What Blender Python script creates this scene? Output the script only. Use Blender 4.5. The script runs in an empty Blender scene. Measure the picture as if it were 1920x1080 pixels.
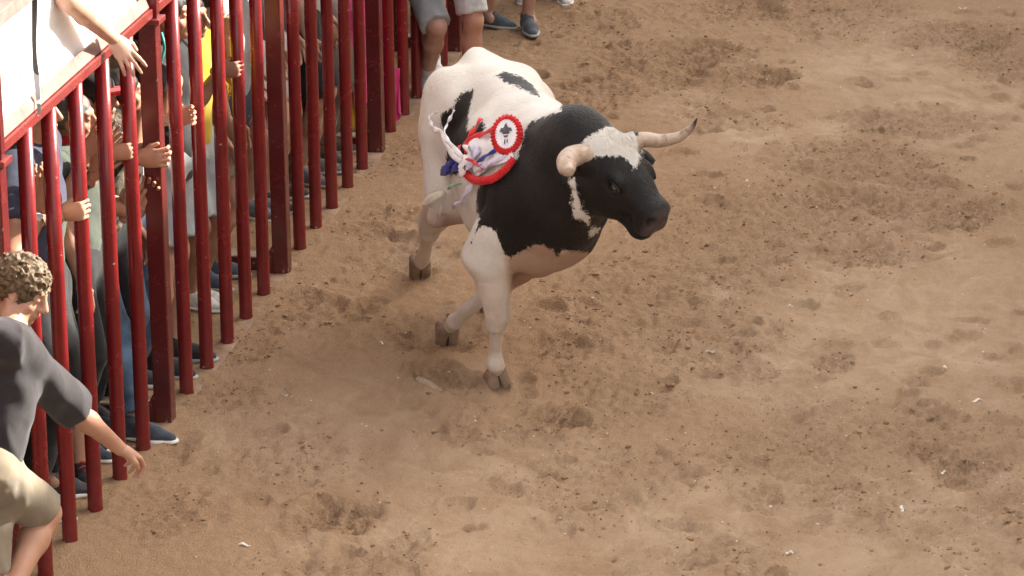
import bpy, bmesh, math, random, os
import numpy as np
from mathutils import Vector, Matrix
random.seed(7); RNG = np.random.default_rng(11)
scene = bpy.context.scene
COL = scene.collection
rad = math.radians

# ------------------------------------------------------------------ camera
CAM_PITCH, CAM_ROLL, CAM_H, FOC = rad(17.9), rad(-0.7686), 6.0, 7445.8
fw = np.array([0, math.cos(CAM_PITCH), -math.sin(CAM_PITCH)])
rt0 = np.array([1., 0, 0]); up0 = np.cross(rt0, fw)
rt = rt0*math.cos(CAM_ROLL) + up0*math.sin(CAM_ROLL)
up = -rt0*math.sin(CAM_ROLL) + up0*math.cos(CAM_ROLL)
CO = np.array([0, 0, CAM_H])
cam_data = bpy.data.cameras.new('camera'); cam = bpy.data.objects.new('camera', cam_data); COL.objects.link(cam)
cam_data.sensor_width = 36; cam_data.lens = FOC/1920*36; cam_data.clip_end = 500
M = Matrix.Identity(4)
for i in range(3):
    M[i][0], M[i][1], M[i][2], M[i][3] = rt[i], up[i], -fw[i], CO[i]
cam.matrix_world = M
scene.camera = cam

# ------------------------------------------------------------------ sky, sun, exposure
SUN_AZ, SUN_EL = rad(24), rad(34)            # azimuth measured from +X towards +Y (behind the fence line)
sun_dir = np.array([math.cos(SUN_AZ)*math.cos(SUN_EL), math.sin(SUN_AZ)*math.cos(SUN_EL), math.sin(SUN_EL)])
world = bpy.data.worlds.new('World'); scene.world = world; world.use_nodes = True
wn = world.node_tree; wn.nodes.clear()
sky = wn.nodes.new('ShaderNodeTexSky'); sky.sky_type = 'NISHITA'; sky.sun_disc = False
sky.sun_elevation = SUN_EL; sky.sun_rotation = math.pi/2 - SUN_AZ
sky.dust_density = 3.0; sky.ozone_density = 0.6; sky.air_density = 1.0
hs = wn.nodes.new('ShaderNodeHueSaturation'); hs.inputs['Saturation'].default_value = 0.30
wb = wn.nodes.new('ShaderNodeMix'); wb.data_type = 'RGBA'; wb.blend_type = 'MULTIPLY'; wb.inputs[0].default_value = 1.0
wb.inputs[7].default_value = (1.0, 0.95, 0.885, 1)
bg = wn.nodes.new('ShaderNodeBackground'); bg.inputs[1].default_value = 0.15
wo = wn.nodes.new('ShaderNodeOutputWorld')
wn.links.new(sky.outputs[0], hs.inputs['Color']); wn.links.new(hs.outputs[0], wb.inputs[6])
wn.links.new(wb.outputs[2], bg.inputs[0]); wn.links.new(bg.outputs[0], wo.inputs[0])
sd = bpy.data.lights.new('sun', 'SUN'); sd.energy = 5.0; sd.angle = rad(0.5); sd.color = (1, 0.93, 0.82)
so = bpy.data.objects.new('sun', sd); COL.objects.link(so)
so.rotation_euler = Vector(sun_dir).to_track_quat('Z', 'Y').to_euler(); so.location = (12, 20, 14)
vs = scene.view_settings
vs.view_transform = 'Standard'; vs.look = 'None'; vs.gamma = 1.0; vs.exposure = 1.9; vs.use_curve_mapping = False
scene.cycles.use_denoising = True
scene.cycles.max_bounces = 5; scene.cycles.diffuse_bounces = 3; scene.cycles.glossy_bounces = 2; scene.cycles.volume_bounces = 1
scene.cycles.use_adaptive_sampling = True; scene.cycles.adaptive_threshold = 0.02

# ------------------------------------------------------------------ place helpers: pixels of the 1920 x 1080 survey to metres
def proj(P):
    d = np.asarray(P, float) - CO; z = d @ fw
    return np.stack([960 + FOC*(d @ rt)/z, 540 - FOC*(d @ up)/z], -1)
def ray(x, y): return fw + rt*(x-960)/FOC - up*(y-540)/FOC
def atz(x, y, z=0.):
    d = ray(x, y); return CO + d*((z-CAM_H)/d[2])
PHI, SP = rad(79.389), 0.3716                 # fence direction and bar spacing
F0 = np.array([-1.55656, 16.7108, 0.])
FU = np.array([math.cos(PHI), math.sin(PHI), 0.]); FV = np.array([math.sin(PHI), -math.cos(PHI), 0.]); FZ = np.array([0, 0, 1.])
def fp(u, v, z=0.): return F0 + FU*(u*SP) + FV*v + FZ*z       # u in bar steps, v metres into the arena
def at(x, y, v):
    d = ray(x, y); k = ((F0 + FV*v - CO) @ FV)/(d @ FV); return CO + d*k

# ------------------------------------------------------------------ object helpers
def link(o, parent=None):
    COL.objects.link(o)
    if parent is not None: o.parent = parent
    return o
def tag(o, label=None, cat=None, group=None, kind=None):
    if label: o['label'] = label
    if cat: o['category'] = cat
    if group: o['group'] = group
    if kind: o['kind'] = kind
    return o
def empty(name, loc=(0, 0, 0), label=None, cat=None, group=None, rotz=0.):
    o = bpy.data.objects.new(name, None); COL.objects.link(o); o.location = tuple(loc); o.rotation_euler = (0, 0, rotz)
    o.empty_display_size = 0.1
    return tag(o, label, cat, group)
def mesh_obj(name, verts, faces, mat, parent=None, smooth=True, origin=None):
    """verts in world space; origin: where the object's own origin lies (the parent's origin is allowed for)"""
    me = bpy.data.meshes.new(name)
    v = np.asarray(verts, float)
    base = np.zeros(3) if parent is None else np.array(world_loc(parent))
    o0 = np.array(base if origin is None else origin, float)
    me.from_pydata((v - o0).tolist(), [], faces if isinstance(faces, list) else faces.tolist())
    if mat: me.materials.append(mat)
    if smooth: me.polygons.foreach_set('use_smooth', [True]*len(me.polygons))
    me.update()
    o = bpy.data.objects.new(name, me); link(o, parent); o.location = tuple(o0 - base)
    return o
def world_loc(o):
    p = np.array(o.location)
    while o.parent is not None:
        o = o.parent; p = p + np.array(o.location)
    return p
class MB:
    """collects simple shapes into one mesh"""
    def __init__(s): s.v = []; s.f = []
    def add(s, verts, faces):
        n = len(s.v); s.v += [tuple(map(float, q)) for q in verts]; s.f += [[i+n for i in q] for q in faces]; return s
    def box(s, c, ax, half, bev=0.0):
        c = np.array(c, float); ax = [np.array(a, float) for a in ax]
        b = min(bev, min(half)*.9)
        if b <= 0:
            P = [c + ax[0]*half[0]*i + ax[1]*half[1]*j + ax[2]*half[2]*k for i in (-1, 1) for j in (-1, 1) for k in (-1, 1)]
            return s.add(P, [[0, 1, 3, 2], [4, 6, 7, 5], [0, 4, 5, 1], [2, 3, 7, 6], [0, 2, 6, 4], [1, 5, 7, 3]])
        bm = bmesh.new(); bmesh.ops.create_cube(bm, size=1)
        for v in bm.verts: v.co = Vector((v.co.x*2*half[0], v.co.y*2*half[1], v.co.z*2*half[2]))
        bmesh.ops.bevel(bm, geom=list(bm.edges), offset=b, segments=2, affect='EDGES', profile=.5)
        bm.verts.index_update()
        P = [c + ax[0]*v.co.x + ax[1]*v.co.y + ax[2]*v.co.z for v in bm.verts]
        F = [[v.index for v in f.verts] for f in bm.faces]; bm.free()
        return s.add(P, F)
    def tube(s, pts, r, n=12, cap=True):
        pts = [np.array(p, float) for p in pts]; r = [r]*len(pts) if np.isscalar(r) else list(r)
        rings = []; prev = None
        for i, p in enumerate(pts):
            t = pts[min(i+1, len(pts)-1)] - pts[max(i-1, 0)]; t /= np.linalg.norm(t)+1e-12
            if prev is None:
                a = np.cross(t, [0, 0, 1.]) if abs(t[2]) < .9 else np.cross(t, [1., 0, 0])
            else: a = prev - t*(prev @ t)
            a /= np.linalg.norm(a); b = np.cross(t, a); prev = a
            rings.append([p + r[i]*(a*math.cos(q) + b*math.sin(q)) for q in np.linspace(0, 2*math.pi, n, endpoint=False)])
        V = [q for g in rings for q in g]; F = []
        for i in range(len(pts)-1):
            for j in range(n):
                F.append([i*n+j, i*n+(j+1) % n, (i+1)*n+(j+1) % n, (i+1)*n+j])
        if cap: F.append(list(range(n-1, -1, -1))); F.append([(len(pts)-1)*n+j for j in range(n)])
        return s.add(V, F)
    def build(s, name, mat, parent=None, smooth=False, origin=None):
        return mesh_obj(name, s.v, s.f, mat, parent, smooth, origin)
def auto_smooth(o, ang=40):
    me = o.data; me.polygons.foreach_set('use_smooth', [True]*len(me.polygons))
    bm = bmesh.new(); bm.from_mesh(me)
    for e in bm.edges:
        e.smooth = not (len(e.link_faces) == 2 and e.calc_face_angle(0) > rad(ang))
    bm.to_mesh(me); bm.free(); return o
def lsp(n): return np.linspace(0, 1, n)
def nrm(a): a = np.asarray(a, float); return a/(np.linalg.norm(a)+1e-12)

# ------------------------------------------------------------------ numpy noise
_perm = np.random.default_rng(3).random((256, 256)).astype(np.float32)
def vnoise2(x, y, s=0):
    xi = np.floor(x).astype(int); yi = np.floor(y).astype(int); fx = x-xi; fy = y-yi
    fx = fx*fx*fx*(fx*(fx*6-15)+10); fy = fy*fy*fy*(fy*(fy*6-15)+10)
    g = lambda a, b: _perm[(a+s*37) & 255, (b+s*91) & 255]
    return (g(xi, yi)*(1-fx)+g(xi+1, yi)*fx)*(1-fy) + (g(xi, yi+1)*(1-fx)+g(xi+1, yi+1)*fx)*fy
def fbm2(x, y, octv=4, s=0, gain=.5):
    t = 0; a = 1; n = 0
    for i in range(octv):
        t = t + a*(vnoise2(x*2**i, y*2**i, s+i)-.5)*2; n += a; a *= gain
    return t/n
_p3 = np.random.default_rng(5).random((64, 64, 64)).astype(np.float32)
def vnoise3(P, s=0):
    Q = np.asarray(P); I = np.floor(Q).astype(int); f = Q-I; f = f*f*(3-2*f); I = I + s*17
    r = 0
    for a in (0, 1):
        for b in (0, 1):
            for c in (0, 1):
                w = (f[..., 0] if a else 1-f[..., 0])*(f[..., 1] if b else 1-f[..., 1])*(f[..., 2] if c else 1-f[..., 2])
                r = r + w*_p3[(I[..., 0]+a) & 63, (I[..., 1]+b) & 63, (I[..., 2]+c) & 63]
    return r*2-1

# ------------------------------------------------------------------ implicit bodies: smooth unions meshed with surface nets
class Field:
    def __init__(s, h): s.h = h; s.ops = []
    # every primitive is (function, low corner, high corner, blend, mode)
    def cone(s, a, b, ra, rb=None, k=.03, mode='+', sq=None, flat=False):
        """tapered capsule; sq=(axis, scale) squashes it across one axis; flat cuts the ends square"""
        a = np.array(a, float); b = np.array(b, float); rb = ra if rb is None else rb
        d = b-a; L = np.linalg.norm(d)+1e-9; t = d/L
        if sq is not None:
            ax = nrm(np.array(sq[0], float) - t*(np.array(sq[0]) @ t)); sc = sq[1]
        def f(P):
            q = P-a; w = q @ t; tt = np.clip(w/L, 0, 1); r = ra+(rb-ra)*tt
            if flat:
                off = q - w[..., None]*t
            else: off = q - (tt*L)[..., None]*t
            if sq is not None:
                c = off @ ax; off = off + ((c/sc - c))[..., None]*ax
            dd = np.linalg.norm(off, axis=-1) - r
            if sq is not None: dd = dd*min(1., sc)
            if flat: dd = np.maximum(dd, np.maximum(-w, w-L))
            return dd
        m = max(ra, rb)*(max(1., sq[1]) if sq is not None else 1.)
        s.ops.append((f, np.minimum(a, b)-m, np.maximum(a, b)+m, k, mode)); return s
    def ell(s, c, r, R=None, k=.03, mode='+'):
        c = np.array(c, float); r = np.array(r, float); R = np.eye(3) if R is None else np.array(R, float)   # rows of R are the axes
        def f(P):
            q = (P-c) @ R.T; k0 = np.linalg.norm(q/r, axis=-1); k1 = np.linalg.norm(q/(r*r), axis=-1)+1e-9
            return k0*(k0-1)/k1
        m = np.abs(R.T) @ r
        s.ops.append((f, c-m, c+m, k, mode)); return s
    def box(s, c, half, R=None, rd=.01, k=.01, mode='+'):
        c = np.array(c, float); half = np.array(half, float); R = np.eye(3) if R is None else np.array(R, float)
        def f(P):
            q = np.abs((P-c) @ R.T) - (half-rd)
            return np.linalg.norm(np.maximum(q, 0), axis=-1) + np.minimum(q.max(-1), 0) - rd
        m = np.abs(R.T) @ half
        s.ops.append((f, c-m, c+m, k, mode)); return s
    def plane(s, p, n):     # keep the side the normal points away from
        p = np.array(p, float); n = nrm(n)
        s.ops.append((lambda P: (P-p) @ n, None, None, .0, '&')); return s
    def noise(s, fn): s.ops.append((fn, None, None, 0., 'n')); return s
    def mesh(s, relax=1):
        h = s.h
        lo = np.min([o[1] for o in s.ops if o[1] is not None and o[4] == '+'], 0)-3*h
        hi = np.max([o[2] for o in s.ops if o[2] is not None and o[4] == '+'], 0)+3*h
        n = np.ceil((hi-lo)/h).astype(int)+1
        D = np.full(tuple(n), 9., np.float32)
        ax = [lo[i]+h*np.arange(n[i]) for i in range(3)]
        for f, l, u, k, mode in s.ops:
            if l is None: sl = tuple(slice(0, n[i]) for i in range(3))
            else:
                m = k+3*h
                sl = tuple(slice(max(0, int((l[i]-m-lo[i])/h)), min(n[i], int((u[i]+m-lo[i])/h)+2)) for i in range(3))
            if mode == 'n':
                idx = np.argwhere(np.abs(D) < .05)
                if len(idx):
                    P = lo + idx*h; D[tuple(idx.T)] += f(P).astype(np.float32)
                continue
            if mode == '&':
                P = np.stack(np.meshgrid(*[a for a in ax], indexing='ij', sparse=False), -1) if D.size < 4e5 else None
                if P is None:
                    for i in range(n[0]):
                        Pi = np.stack(np.meshgrid(ax[0][i:i+1], ax[1], ax[2], indexing='ij'), -1)
                        D[i:i+1] = np.maximum(D[i:i+1], f(Pi))
                else: D = np.maximum(D, f(P)).astype(np.float32)
                continue
            P = np.stack(np.meshgrid(*[ax[i][sl[i]] for i in range(3)], indexing='ij'), -1)
            if P.size == 0: continue
            d = f(P).astype(np.float32); A = D[sl]
            if mode == '-':
                d = -d
                hh = np.clip(.5-.5*(d-A)/max(k, 1e-4)*1., 0, 1) if k > 0 else None
                if k > 0:
                    q = np.maximum(k-np.abs(A-d), 0)/k; D[sl] = np.maximum(A, d)+q*q*k*.25
                else: D[sl] = np.maximum(A, d)
            else:
                if k > 0:
                    q = np.maximum(k-np.abs(A-d), 0)/k; D[sl] = np.minimum(A, d)-q*q*k*.25
                else: D[sl] = np.minimum(A, d)
        return surface_nets(D, lo, h, relax)
def surface_nets(D, lo, h, relax=1):
    I = D < 0
    nx, ny, nz = D.shape
    cnt = np.zeros((nx-1, ny-1, nz-1), np.int8)
    for a in (0, 1):
        for b in (0, 1):
            for c in (0, 1): cnt += I[a:nx-1+a, b:ny-1+b, c:nz-1+c]
    act = (cnt > 0) & (cnt < 8)
    idx = np.argwhere(act); ids = np.full(act.shape, -1, np.int64); ids[tuple(idx.T)] = np.arange(len(idx))
    cor = [(a, b, c) for a in (0, 1) for b in (0, 1) for c in (0, 1)]
    val = np.stack([D[idx[:, 0]+a, idx[:, 1]+b, idx[:, 2]+c] for a, b, c in cor], 1)
    acc = np.zeros((len(idx), 3)); num = np.zeros(len(idx))
    for i in range(8):
        for j in range(i+1, 8):
            di = np.array(cor[j])-np.array(cor[i])
            if np.abs(di).sum() != 1: continue
            x = (val[:, i] < 0) != (val[:, j] < 0)
            t = np.where(x, val[:, i]/(val[:, i]-val[:, j]+1e-12), 0)
            acc += np.where(x[:, None], np.array(cor[i])+t[:, None]*di, 0); num += x
    V = lo + h*(idx + acc/num[:, None])
    F = []
    for a in range(3):
        b, c = (a+1) % 3, (a+2) % 3
        s0 = [slice(None)]*3; s1 = [slice(None)]*3; s0[a] = slice(0, -1); s1[a] = slice(1, None)
        A = I[tuple(s0)]; B = I[tuple(s1)]
        e = np.argwhere(A != B)
        ok = (e[:, b] > 0) & (e[:, c] > 0) & (e[:, b] < D.shape[b]-1) & (e[:, c] < D.shape[c]-1); e = e[ok]
        fl = A[tuple(e.T)]
        def cell(db, dc):
            q = e.copy(); q[:, b] -= db; q[:, c] -= dc; return ids[tuple(q.T)]
        q = np.stack([cell(1, 1), cell(0, 1), cell(0, 0), cell(1, 0)], 1)
        q[~fl] = q[~fl][:, ::-1]
        F.append(q)
    F = np.concatenate(F)
    for _ in range(relax):
        S = np.zeros_like(V); w = np.zeros(len(V))
        for i in range(4):
            j = (i+1) % 4
            np.add.at(S, F[:, i], V[F[:, j]]); np.add.at(w, F[:, i], 1)
            np.add.at(S, F[:, j], V[F[:, i]]); np.add.at(w, F[:, j], 1)
        V = V*.5 + .5*S/np.maximum(w, 1)[:, None]
    return V, F
def join_meshes(parts):
    V = []; F = []; n = 0
    for v, f in parts: V.append(v); F.append(np.asarray(f)+n); n += len(v)
    return np.concatenate(V), np.concatenate(F)

# ------------------------------------------------------------------ material helpers
def new_mat(name, rough=.6, spec=.5):
    m = bpy.data.materials.new(name); m.use_nodes = True
    b = m.node_tree.nodes['Principled BSDF']; b.inputs['Roughness'].default_value = rough
    b.inputs['Specular IOR Level'].default_value = spec
    return m, m.node_tree, b
def N(t, kind, **kw):
    n = t.nodes.new(kind)
    for k, v in kw.items():
        if k in n.inputs: n.inputs[k].default_value = v
        else: setattr(n, k, v)
    return n
def noise(t, scale, detail=4, vec=None, rough=.55, dist=0.):
    n = N(t, 'ShaderNodeTexNoise', Scale=scale, Detail=detail, Roughness=rough, Distortion=dist)
    if vec is not None: t.links.new(vec, n.inputs['Vector'])
    return n
def ramp(t, fac, stops):
    r = t.nodes.new('ShaderNodeValToRGB'); e = r.color_ramp.elements
    while len(e) < len(stops): e.new(.5)
    for q, (p, c) in zip(e, stops): q.position = p; q.color = (*c, 1) if len(c) == 3 else c
    t.links.new(fac, r.inputs[0]); return r
def mixc(t, fac, a, b, blend='MIX'):
    m = t.nodes.new('ShaderNodeMix'); m.data_type = 'RGBA'; m.blend_type = blend
    for sock, val in ((m.inputs[0], fac), (m.inputs[6], a), (m.inputs[7], b)):
        if hasattr(val, 'is_output'): t.links.new(val, sock)
        elif isinstance(val, (int, float)): sock.default_value = val
        else: sock.default_value = (*val, 1)
    return m.outputs[2]
def bump(t, b, height, strength=.3, dist=.01):
    n = N(t, 'ShaderNodeBump', Strength=strength, Distance=dist); t.links.new(height, n.inputs['Height'])
    t.links.new(n.outputs[0], b.inputs['Normal']); return n
def obj_co(t): return t.nodes.new('ShaderNodeTexCoord').outputs['Object']
_mc = {}
def cloth(rgb, rough=.9, name='cloth', fleck=0.10, scale=14):
    key = (name, rgb, fleck, scale)
    if key in _mc: return _mc[key]
    m, t, b = new_mat(name, rough, .2); co = obj_co(t)
    n = noise(t, scale, 5, co); n2 = noise(t, 420, 2, co)
    c = np.array(rgb)
    r = ramp(t, n.outputs[0], [(.3, tuple(c*(1-fleck*1.6))), (.7, tuple(np.minimum(c*(1+fleck), 1)))])
    t.links.new(r.outputs[0], b.inputs['Base Color'])
    mm = N(t, 'ShaderNodeMath', operation='ADD'); t.links.new(n.outputs[0], mm.inputs[0])
    sc = N(t, 'ShaderNodeMath', operation='MULTIPLY'); sc.inputs[1].default_value = .12; t.links.new(n2.outputs[0], sc.inputs[0]); t.links.new(sc.outputs[0], mm.inputs[1])
    bump(t, b, mm.outputs[0], .35, .012)
    b.inputs['Sheen Weight'].default_value = .15
    _mc[key] = m; return m
def skin(rgb=(.52, .29, .19)):
    key = ('skin', rgb)
    if key in _mc: return _mc[key]
    m, t, b = new_mat('skin', .5, .4); co = obj_co(t)
    n = noise(t, 9, 4, co); n2 = noise(t, 160, 3, co); c = np.array(rgb)
    r = ramp(t, n.outputs[0], [(.3, tuple(c*np.array([.86, .78, .76]))), (.72, tuple(c*1.08))])
    t.links.new(r.outputs[0], b.inputs['Base Color'])
    b.inputs['Subsurface Weight'].default_value = .12; b.inputs['Subsurface Radius'].default_value = (.02, .008, .004)
    b.inputs['Subsurface Scale'].default_value = .3
    bump(t, b, n2.outputs[0], .15, .002)
    _mc[key] = m; return m
def plain(name, rgb, rough=.6, spec=.5, var=.15, scale=20, bstr=.15):
    key = ('plain', name, rgb)
    if key in _mc: return _mc[key]
    m, t, b = new_mat(name, rough, spec); co = obj_co(t); n = noise(t, scale, 5, co); c = np.array(rgb)
    r = ramp(t, n.outputs[0], [(.28, tuple(c*(1-var))), (.72, tuple(np.minimum(c*(1+var), 1)))])
    t.links.new(r.outputs[0], b.inputs['Base Color'])
    if bstr: bump(t, b, n.outputs[0], bstr, .005)
    _mc[key] = m; return m

# ================================================================== THE SETTING
# ------------------------------------------------------------------ ground: one sheet, fine where the picture looks, running out to the horizon
SPOTS = [  # pixel x, pixel y, radius m (across), depth m, damp
 (620, 972, .15, .045, 1.), (590, 958, .08, .02, .7), (1045, 782, .13, .03, .9), (1075, 790, .08, .02, .6), (838, 716, .10, .06, 1.), (803, 705, .08, .04, .7),
 (565, 566, .13, .025, .8), (600, 575, .10, .02, .6), (1750, 858, .09, .03, .9), (1820, 880, .13, .02, .7), (560, 1005, .07, .015, .3),
 (1400, 18, .20, .05, 1.), (1440, 22, .14, .03, .8), (1530, 12, .16, .02, .6), (1640, 8, .2, .02, .6), (1560, 35, .25, .015, .5), (1205, 112, .22, .04, .9), (1165, 128, .15, .03, .8), (1320, 95, .17, .03, .8), (1310, 122, .18, .03, .7),
 (1430, 155, .18, .04, .8), (1790, 75, .24, .04, 1.), (1840, 82, .14, .03, .8), (1870, 118, .3, .05, .9), (1340, 150, .2, .025, .5), (1120, 45, .2, .02, .6), (1110, 160, .15, .02, .6), (1100, 190, .2, .02, .5), (1250, 150, .16, .025, .6),
 (1580, 380, .14, .035, .8), (1640, 390, .12, .025, .7), (1740, 350, .15, .025, .8), (1790, 405, .18, .03, .8), (1690, 395, .14, .02, .6), (1600, 310, .3, .03, .7), (1650, 232, .16, .03, .7), (1740, 238, .2, .025, .7), (1345, 222, .2, .025, .7),
 (1610, 480, .16, .02, .7), (1400, 460, .4, .02, .6), (1450, 410, .4, .02, .6), (1340, 430, .25, .02, .6), (1550, 430, .4, .02, .6), (1350, 500, .3, .015, .6), (1260, 500, .25, .015, .5), (1150, 560, .3, .015, .5), (1230, 560, .3, .015, .5), (1375, 635, .09, .02, .7), (1390, 680, .16, .012, .4), (1250, 620, .3, .012, .5),
 (1050, 655, .12, .02, .5), (1080, 650, .07, .02, .5), (985, 790, .2, .012, .3), (1150, 740, .25, .012, .5), (1300, 640, .2, .015, .5), (860, 800, .12, .015, .5), (960, 800, .08, .01, .5), (800, 630, .18, .03, .7), (770, 480, .2, .035, .7), (985, 735, .07, .015, .6),
 (890, 990, .035, .012, .9), (1500, 820, .3, .015, .5), (1480, 850, .3, .012, .5), (1570, 925, .14, .015, .5), (1680, 815, .2, .012, .4), (1420, 940, .1, .015, .5), (1540, 840, .12, .02, .5), (1730, 800, .15, .01, .4), (1330, 1050, .2, .015, .4), (1890, 950, .15, .012, .4),
 (690, 440, .12, .02, .4), (740, 410, .14, .02, .5), (720, 300, .2, .02, .5), (750, 280, .15, .02, .5), (640, 590, .12, .01, .3), (450, 660, .12, .012, .4), (520, 610, .12, .012, .4), (400, 745, .15, .012, .4), (330, 850, .1, .015, .5), (560, 870, .2, .01, .3), (300, 980, .12, .01, .3), (260, 950, .2, .012, .3), (700, 1050, .12, .015, .4), (760, 1030, .1, .012, .4), (600, 1065, .14, .012, .4), (1160, 900, .3, .012, .35), (1700, 960, .25, .01, .3), (1820, 1000, .2, .01, .3), (1560, 680, .1, .01, .5)]
PALE = [(1405, 262, .30, .16), (1450, 278, .20, .12), (1330, 248, .2, .08), (1420, 265, .45, .30), (1300, 200, .28, .2), (1560, 245, .25, .2), (600, 850, .5, .25), (520, 805, .4, .2), (760, 850, .35, .2), (1340, 535, .12, .12), (1370, 545, .10, .1), (700, 770, .5, .3), (1700, 560, .9, .8), (1650, 130, .8, .8), (1800, 200, .8, .7), (900, 870, .8, .5), (1750, 650, .9, .6), (1500, 690, .8, .5), (1560, 640, .6, .4), (1750, 1000, 1.0, .5), (1300, 980, .8, .4), (850, 1000, .8, .4)]
def nonuni(lo, hi, step, far, grow=1.22):
    a = list(np.arange(lo, hi, step)); s = step
    x = a[-1]; up_ = []
    while x < far[1]: s *= grow; x += s; up_.append(x)
    s = step; x = lo; dn = []
    while x > far[0]: s *= grow; x -= s; dn.append(x)
    return np.array(dn[::-1]+a+up_)
gx = nonuni(-2.75, 3.35, .0135, (-90, 90)); gy = nonuni(14.3, 24.8, .0175, (-60, 160))
GX, GY = np.meshgrid(gx, gy, indexing='ij')
def ground_fields(X, Y):
    wx = X + .12*fbm2(X*3.1, Y*3.1, 4, 40); wy = Y + .22*fbm2(X*3.1+7, Y*3.1, 4, 44)
    rough = np.zeros_like(X); damp = np.zeros_like(X); pale = np.zeros_like(X); Z = np.zeros_like(X)
    inside = (X > -3.2) & (X < 3.6) & (Y > 14) & (Y < 26)
    rs = np.random.default_rng(21); spots = [(atz(px, py)[:2], R, dep, dm) for px, py, R, dep, dm in SPOTS]
    for k in range(330):                                    # small scuffs and heel marks of many feet
        c = np.array([rs.uniform(-1.5, 3.3), rs.uniform(14.5, 24.6)]); spots.append((c, rs.uniform(.022, .06), rs.uniform(.012, .030), rs.uniform(.0, .30)))
    for k, (c, R, dep, dm) in enumerate(spots):
        i0, i1 = np.searchsorted(gx, c[0]-R*2.6), np.searchsorted(gx, c[0]+R*2.6); j0, j1 = np.searchsorted(gy, c[1]-R*3.6), np.searchsorted(gy, c[1]+R*3.6)
        if i1-i0 < 2 or j1-j0 < 2: continue
        sl = (slice(i0, i1), slice(j0, j1)); x = X[sl]; y = Y[sl]; q = .55/R
        dx = (x-c[0]) + R*.75*fbm2(x*q+k*3.1, y*q, 4, 40+k % 7); dy = ((y-c[1]) + R*.9*fbm2(x*q, y*q+k*1.7, 4, 44+k % 5))*.66
        an_ = rs.uniform(-.5, .5); st = rs.uniform(1., 1.7); ux = (dx*math.cos(an_)+dy*math.sin(an_))/st; uy = -dx*math.sin(an_)+dy*math.cos(an_)
        rr_ = np.sqrt(ux*ux+uy*uy)/R
        rough[sl] = np.maximum(rough[sl], np.exp(-(rr_/1.25)**4)*(1 if R > .07 else .35))
        big = .55 if R > .19 else 1.
        damp[sl] = np.maximum(damp[sl], big*dm*np.exp(-(rr_/.95)**6))
        pit = 1/(1+np.exp((rr_-.82)*19)); lip = np.exp(-((rr_-1.12)/.22)**2)*(.35+.65*(uy > 0))
        Z[sl] += dep*(.75 if R < .19 else .45)*(-.85*pit + .8*lip)
    for px, py, rx, ry in PALE:
        c = atz(px, py); q = ((wx-c[0])/rx)**2+((wy-c[1])/(ry*2.2))**2
        pale = np.maximum(pale, np.where(inside, np.exp(-q*1.4), 0))
    zone = np.clip(.5+1.6*fbm2(X*.55+3.1, Y*.42+1.7, 3, 20), 0, 1)         # broad trampled zones
    c = atz(1450, 430); zone = np.maximum(zone, np.exp(-(((X-c[0])/.9)**2+((Y-c[1])/1.3)**2)))
    zone = zone*(1-.7*pale)
    rough2 = np.clip(.18+.55*zone+rough, 0, 1.2)
    fade = np.exp(-np.maximum(0, np.hypot(np.maximum(np.abs(X-.3)-3.4, 0), np.maximum(np.abs(Y-19.5)-6, 0)))/2)
    Z += .030*fbm2(X*.9, Y*.9, 3, 1) + .016*fbm2(X*3.3, Y*2.6, 3, 5)
    cl = 1-np.abs(fbm2(X*9+.3*Z, Y*7.5, 3, 9)); fine = fbm2(X*26, Y*20, 2, 13)
    Z += fade*rough2*(.022*(cl-.75) + .013*np.maximum(fine, -.2) + .010*fbm2(X*40, Y*32, 1, 17))
    Z *= .15+.85*fade
    # flat beside and behind the fence
    u = (X-F0[0])*FU[0]+(Y-F0[1])*FU[1]; v = (X-F0[0])*FV[0]+(Y-F0[1])*FV[1]
    flat = np.exp(-(np.maximum(v-.06, 0)/.22)**2)*np.where(v < .5, 1, 0)
    Z = Z*(1-.55*flat)
    return Z, rough2, damp, pale
GZ, g_rough, g_damp, g_pale = ground_fields(GX, GY)
nxg, nyg = GX.shape
gi = np.arange(nxg*nyg).reshape(nxg, nyg)
gq = np.stack([gi[:-1, :-1], gi[1:, :-1], gi[1:, 1:], gi[:-1, 1:]], -1).reshape(-1, 4)
def fast_mesh(name, V, Q, mat, smooth=True):
    me = bpy.data.meshes.new(name); V = np.ascontiguousarray(V, np.float32); Q = np.ascontiguousarray(Q, np.int32)
    k = Q.shape[1]
    me.vertices.add(len(V)); me.vertices.foreach_set('co', V.ravel())
    me.loops.add(Q.size); me.loops.foreach_set('vertex_index', Q.ravel())
    me.polygons.add(len(Q)); me.polygons.foreach_set('loop_start', np.arange(0, Q.size, k, dtype=np.int32))
    me.polygons.foreach_set('loop_total', np.full(len(Q), k, np.int32))
    me.polygons.foreach_set('use_smooth', np.full(len(Q), smooth))
    me.update(calc_edges=True); me.validate()
    if mat: me.materials.append(mat)
    return me
def add_attr(me, name, data):
    a = me.attributes.new(name, 'FLOAT', 'POINT'); a.data.foreach_set('value', np.ascontiguousarray(data, np.float32).ravel())
m, t, b = new_mat('arena_sand', .95, .15)
co = obj_co(t)
mp = N(t, 'ShaderNodeMapping'); mp.inputs['Scale'].default_value = (1, .62, 1); t.links.new(co, mp.inputs[0]); co2 = mp.outputs[0]
n1 = noise(t, 1.3, 6, co2, .6); n2 = noise(t, 14, 6, co2, .62, .4); n3 = noise(t, 130, 4, co2, .7); n4 = noise(t, 5, 5, co2, .6, .8); n5 = noise(t, 420, 2, co2, .6)
c1 = ramp(t, n1.outputs[0], [(.30, (.29, .186, .118)), (.5, (.335, .218, .140)), (.70, (.375, .25, .165))]).outputs[0]
c2 = mixc(t, .32, c1, ramp(t, n2.outputs[0], [(.25, (.20, .122, .074)), (.75, (.44, .305, .205))]).outputs[0])
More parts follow.
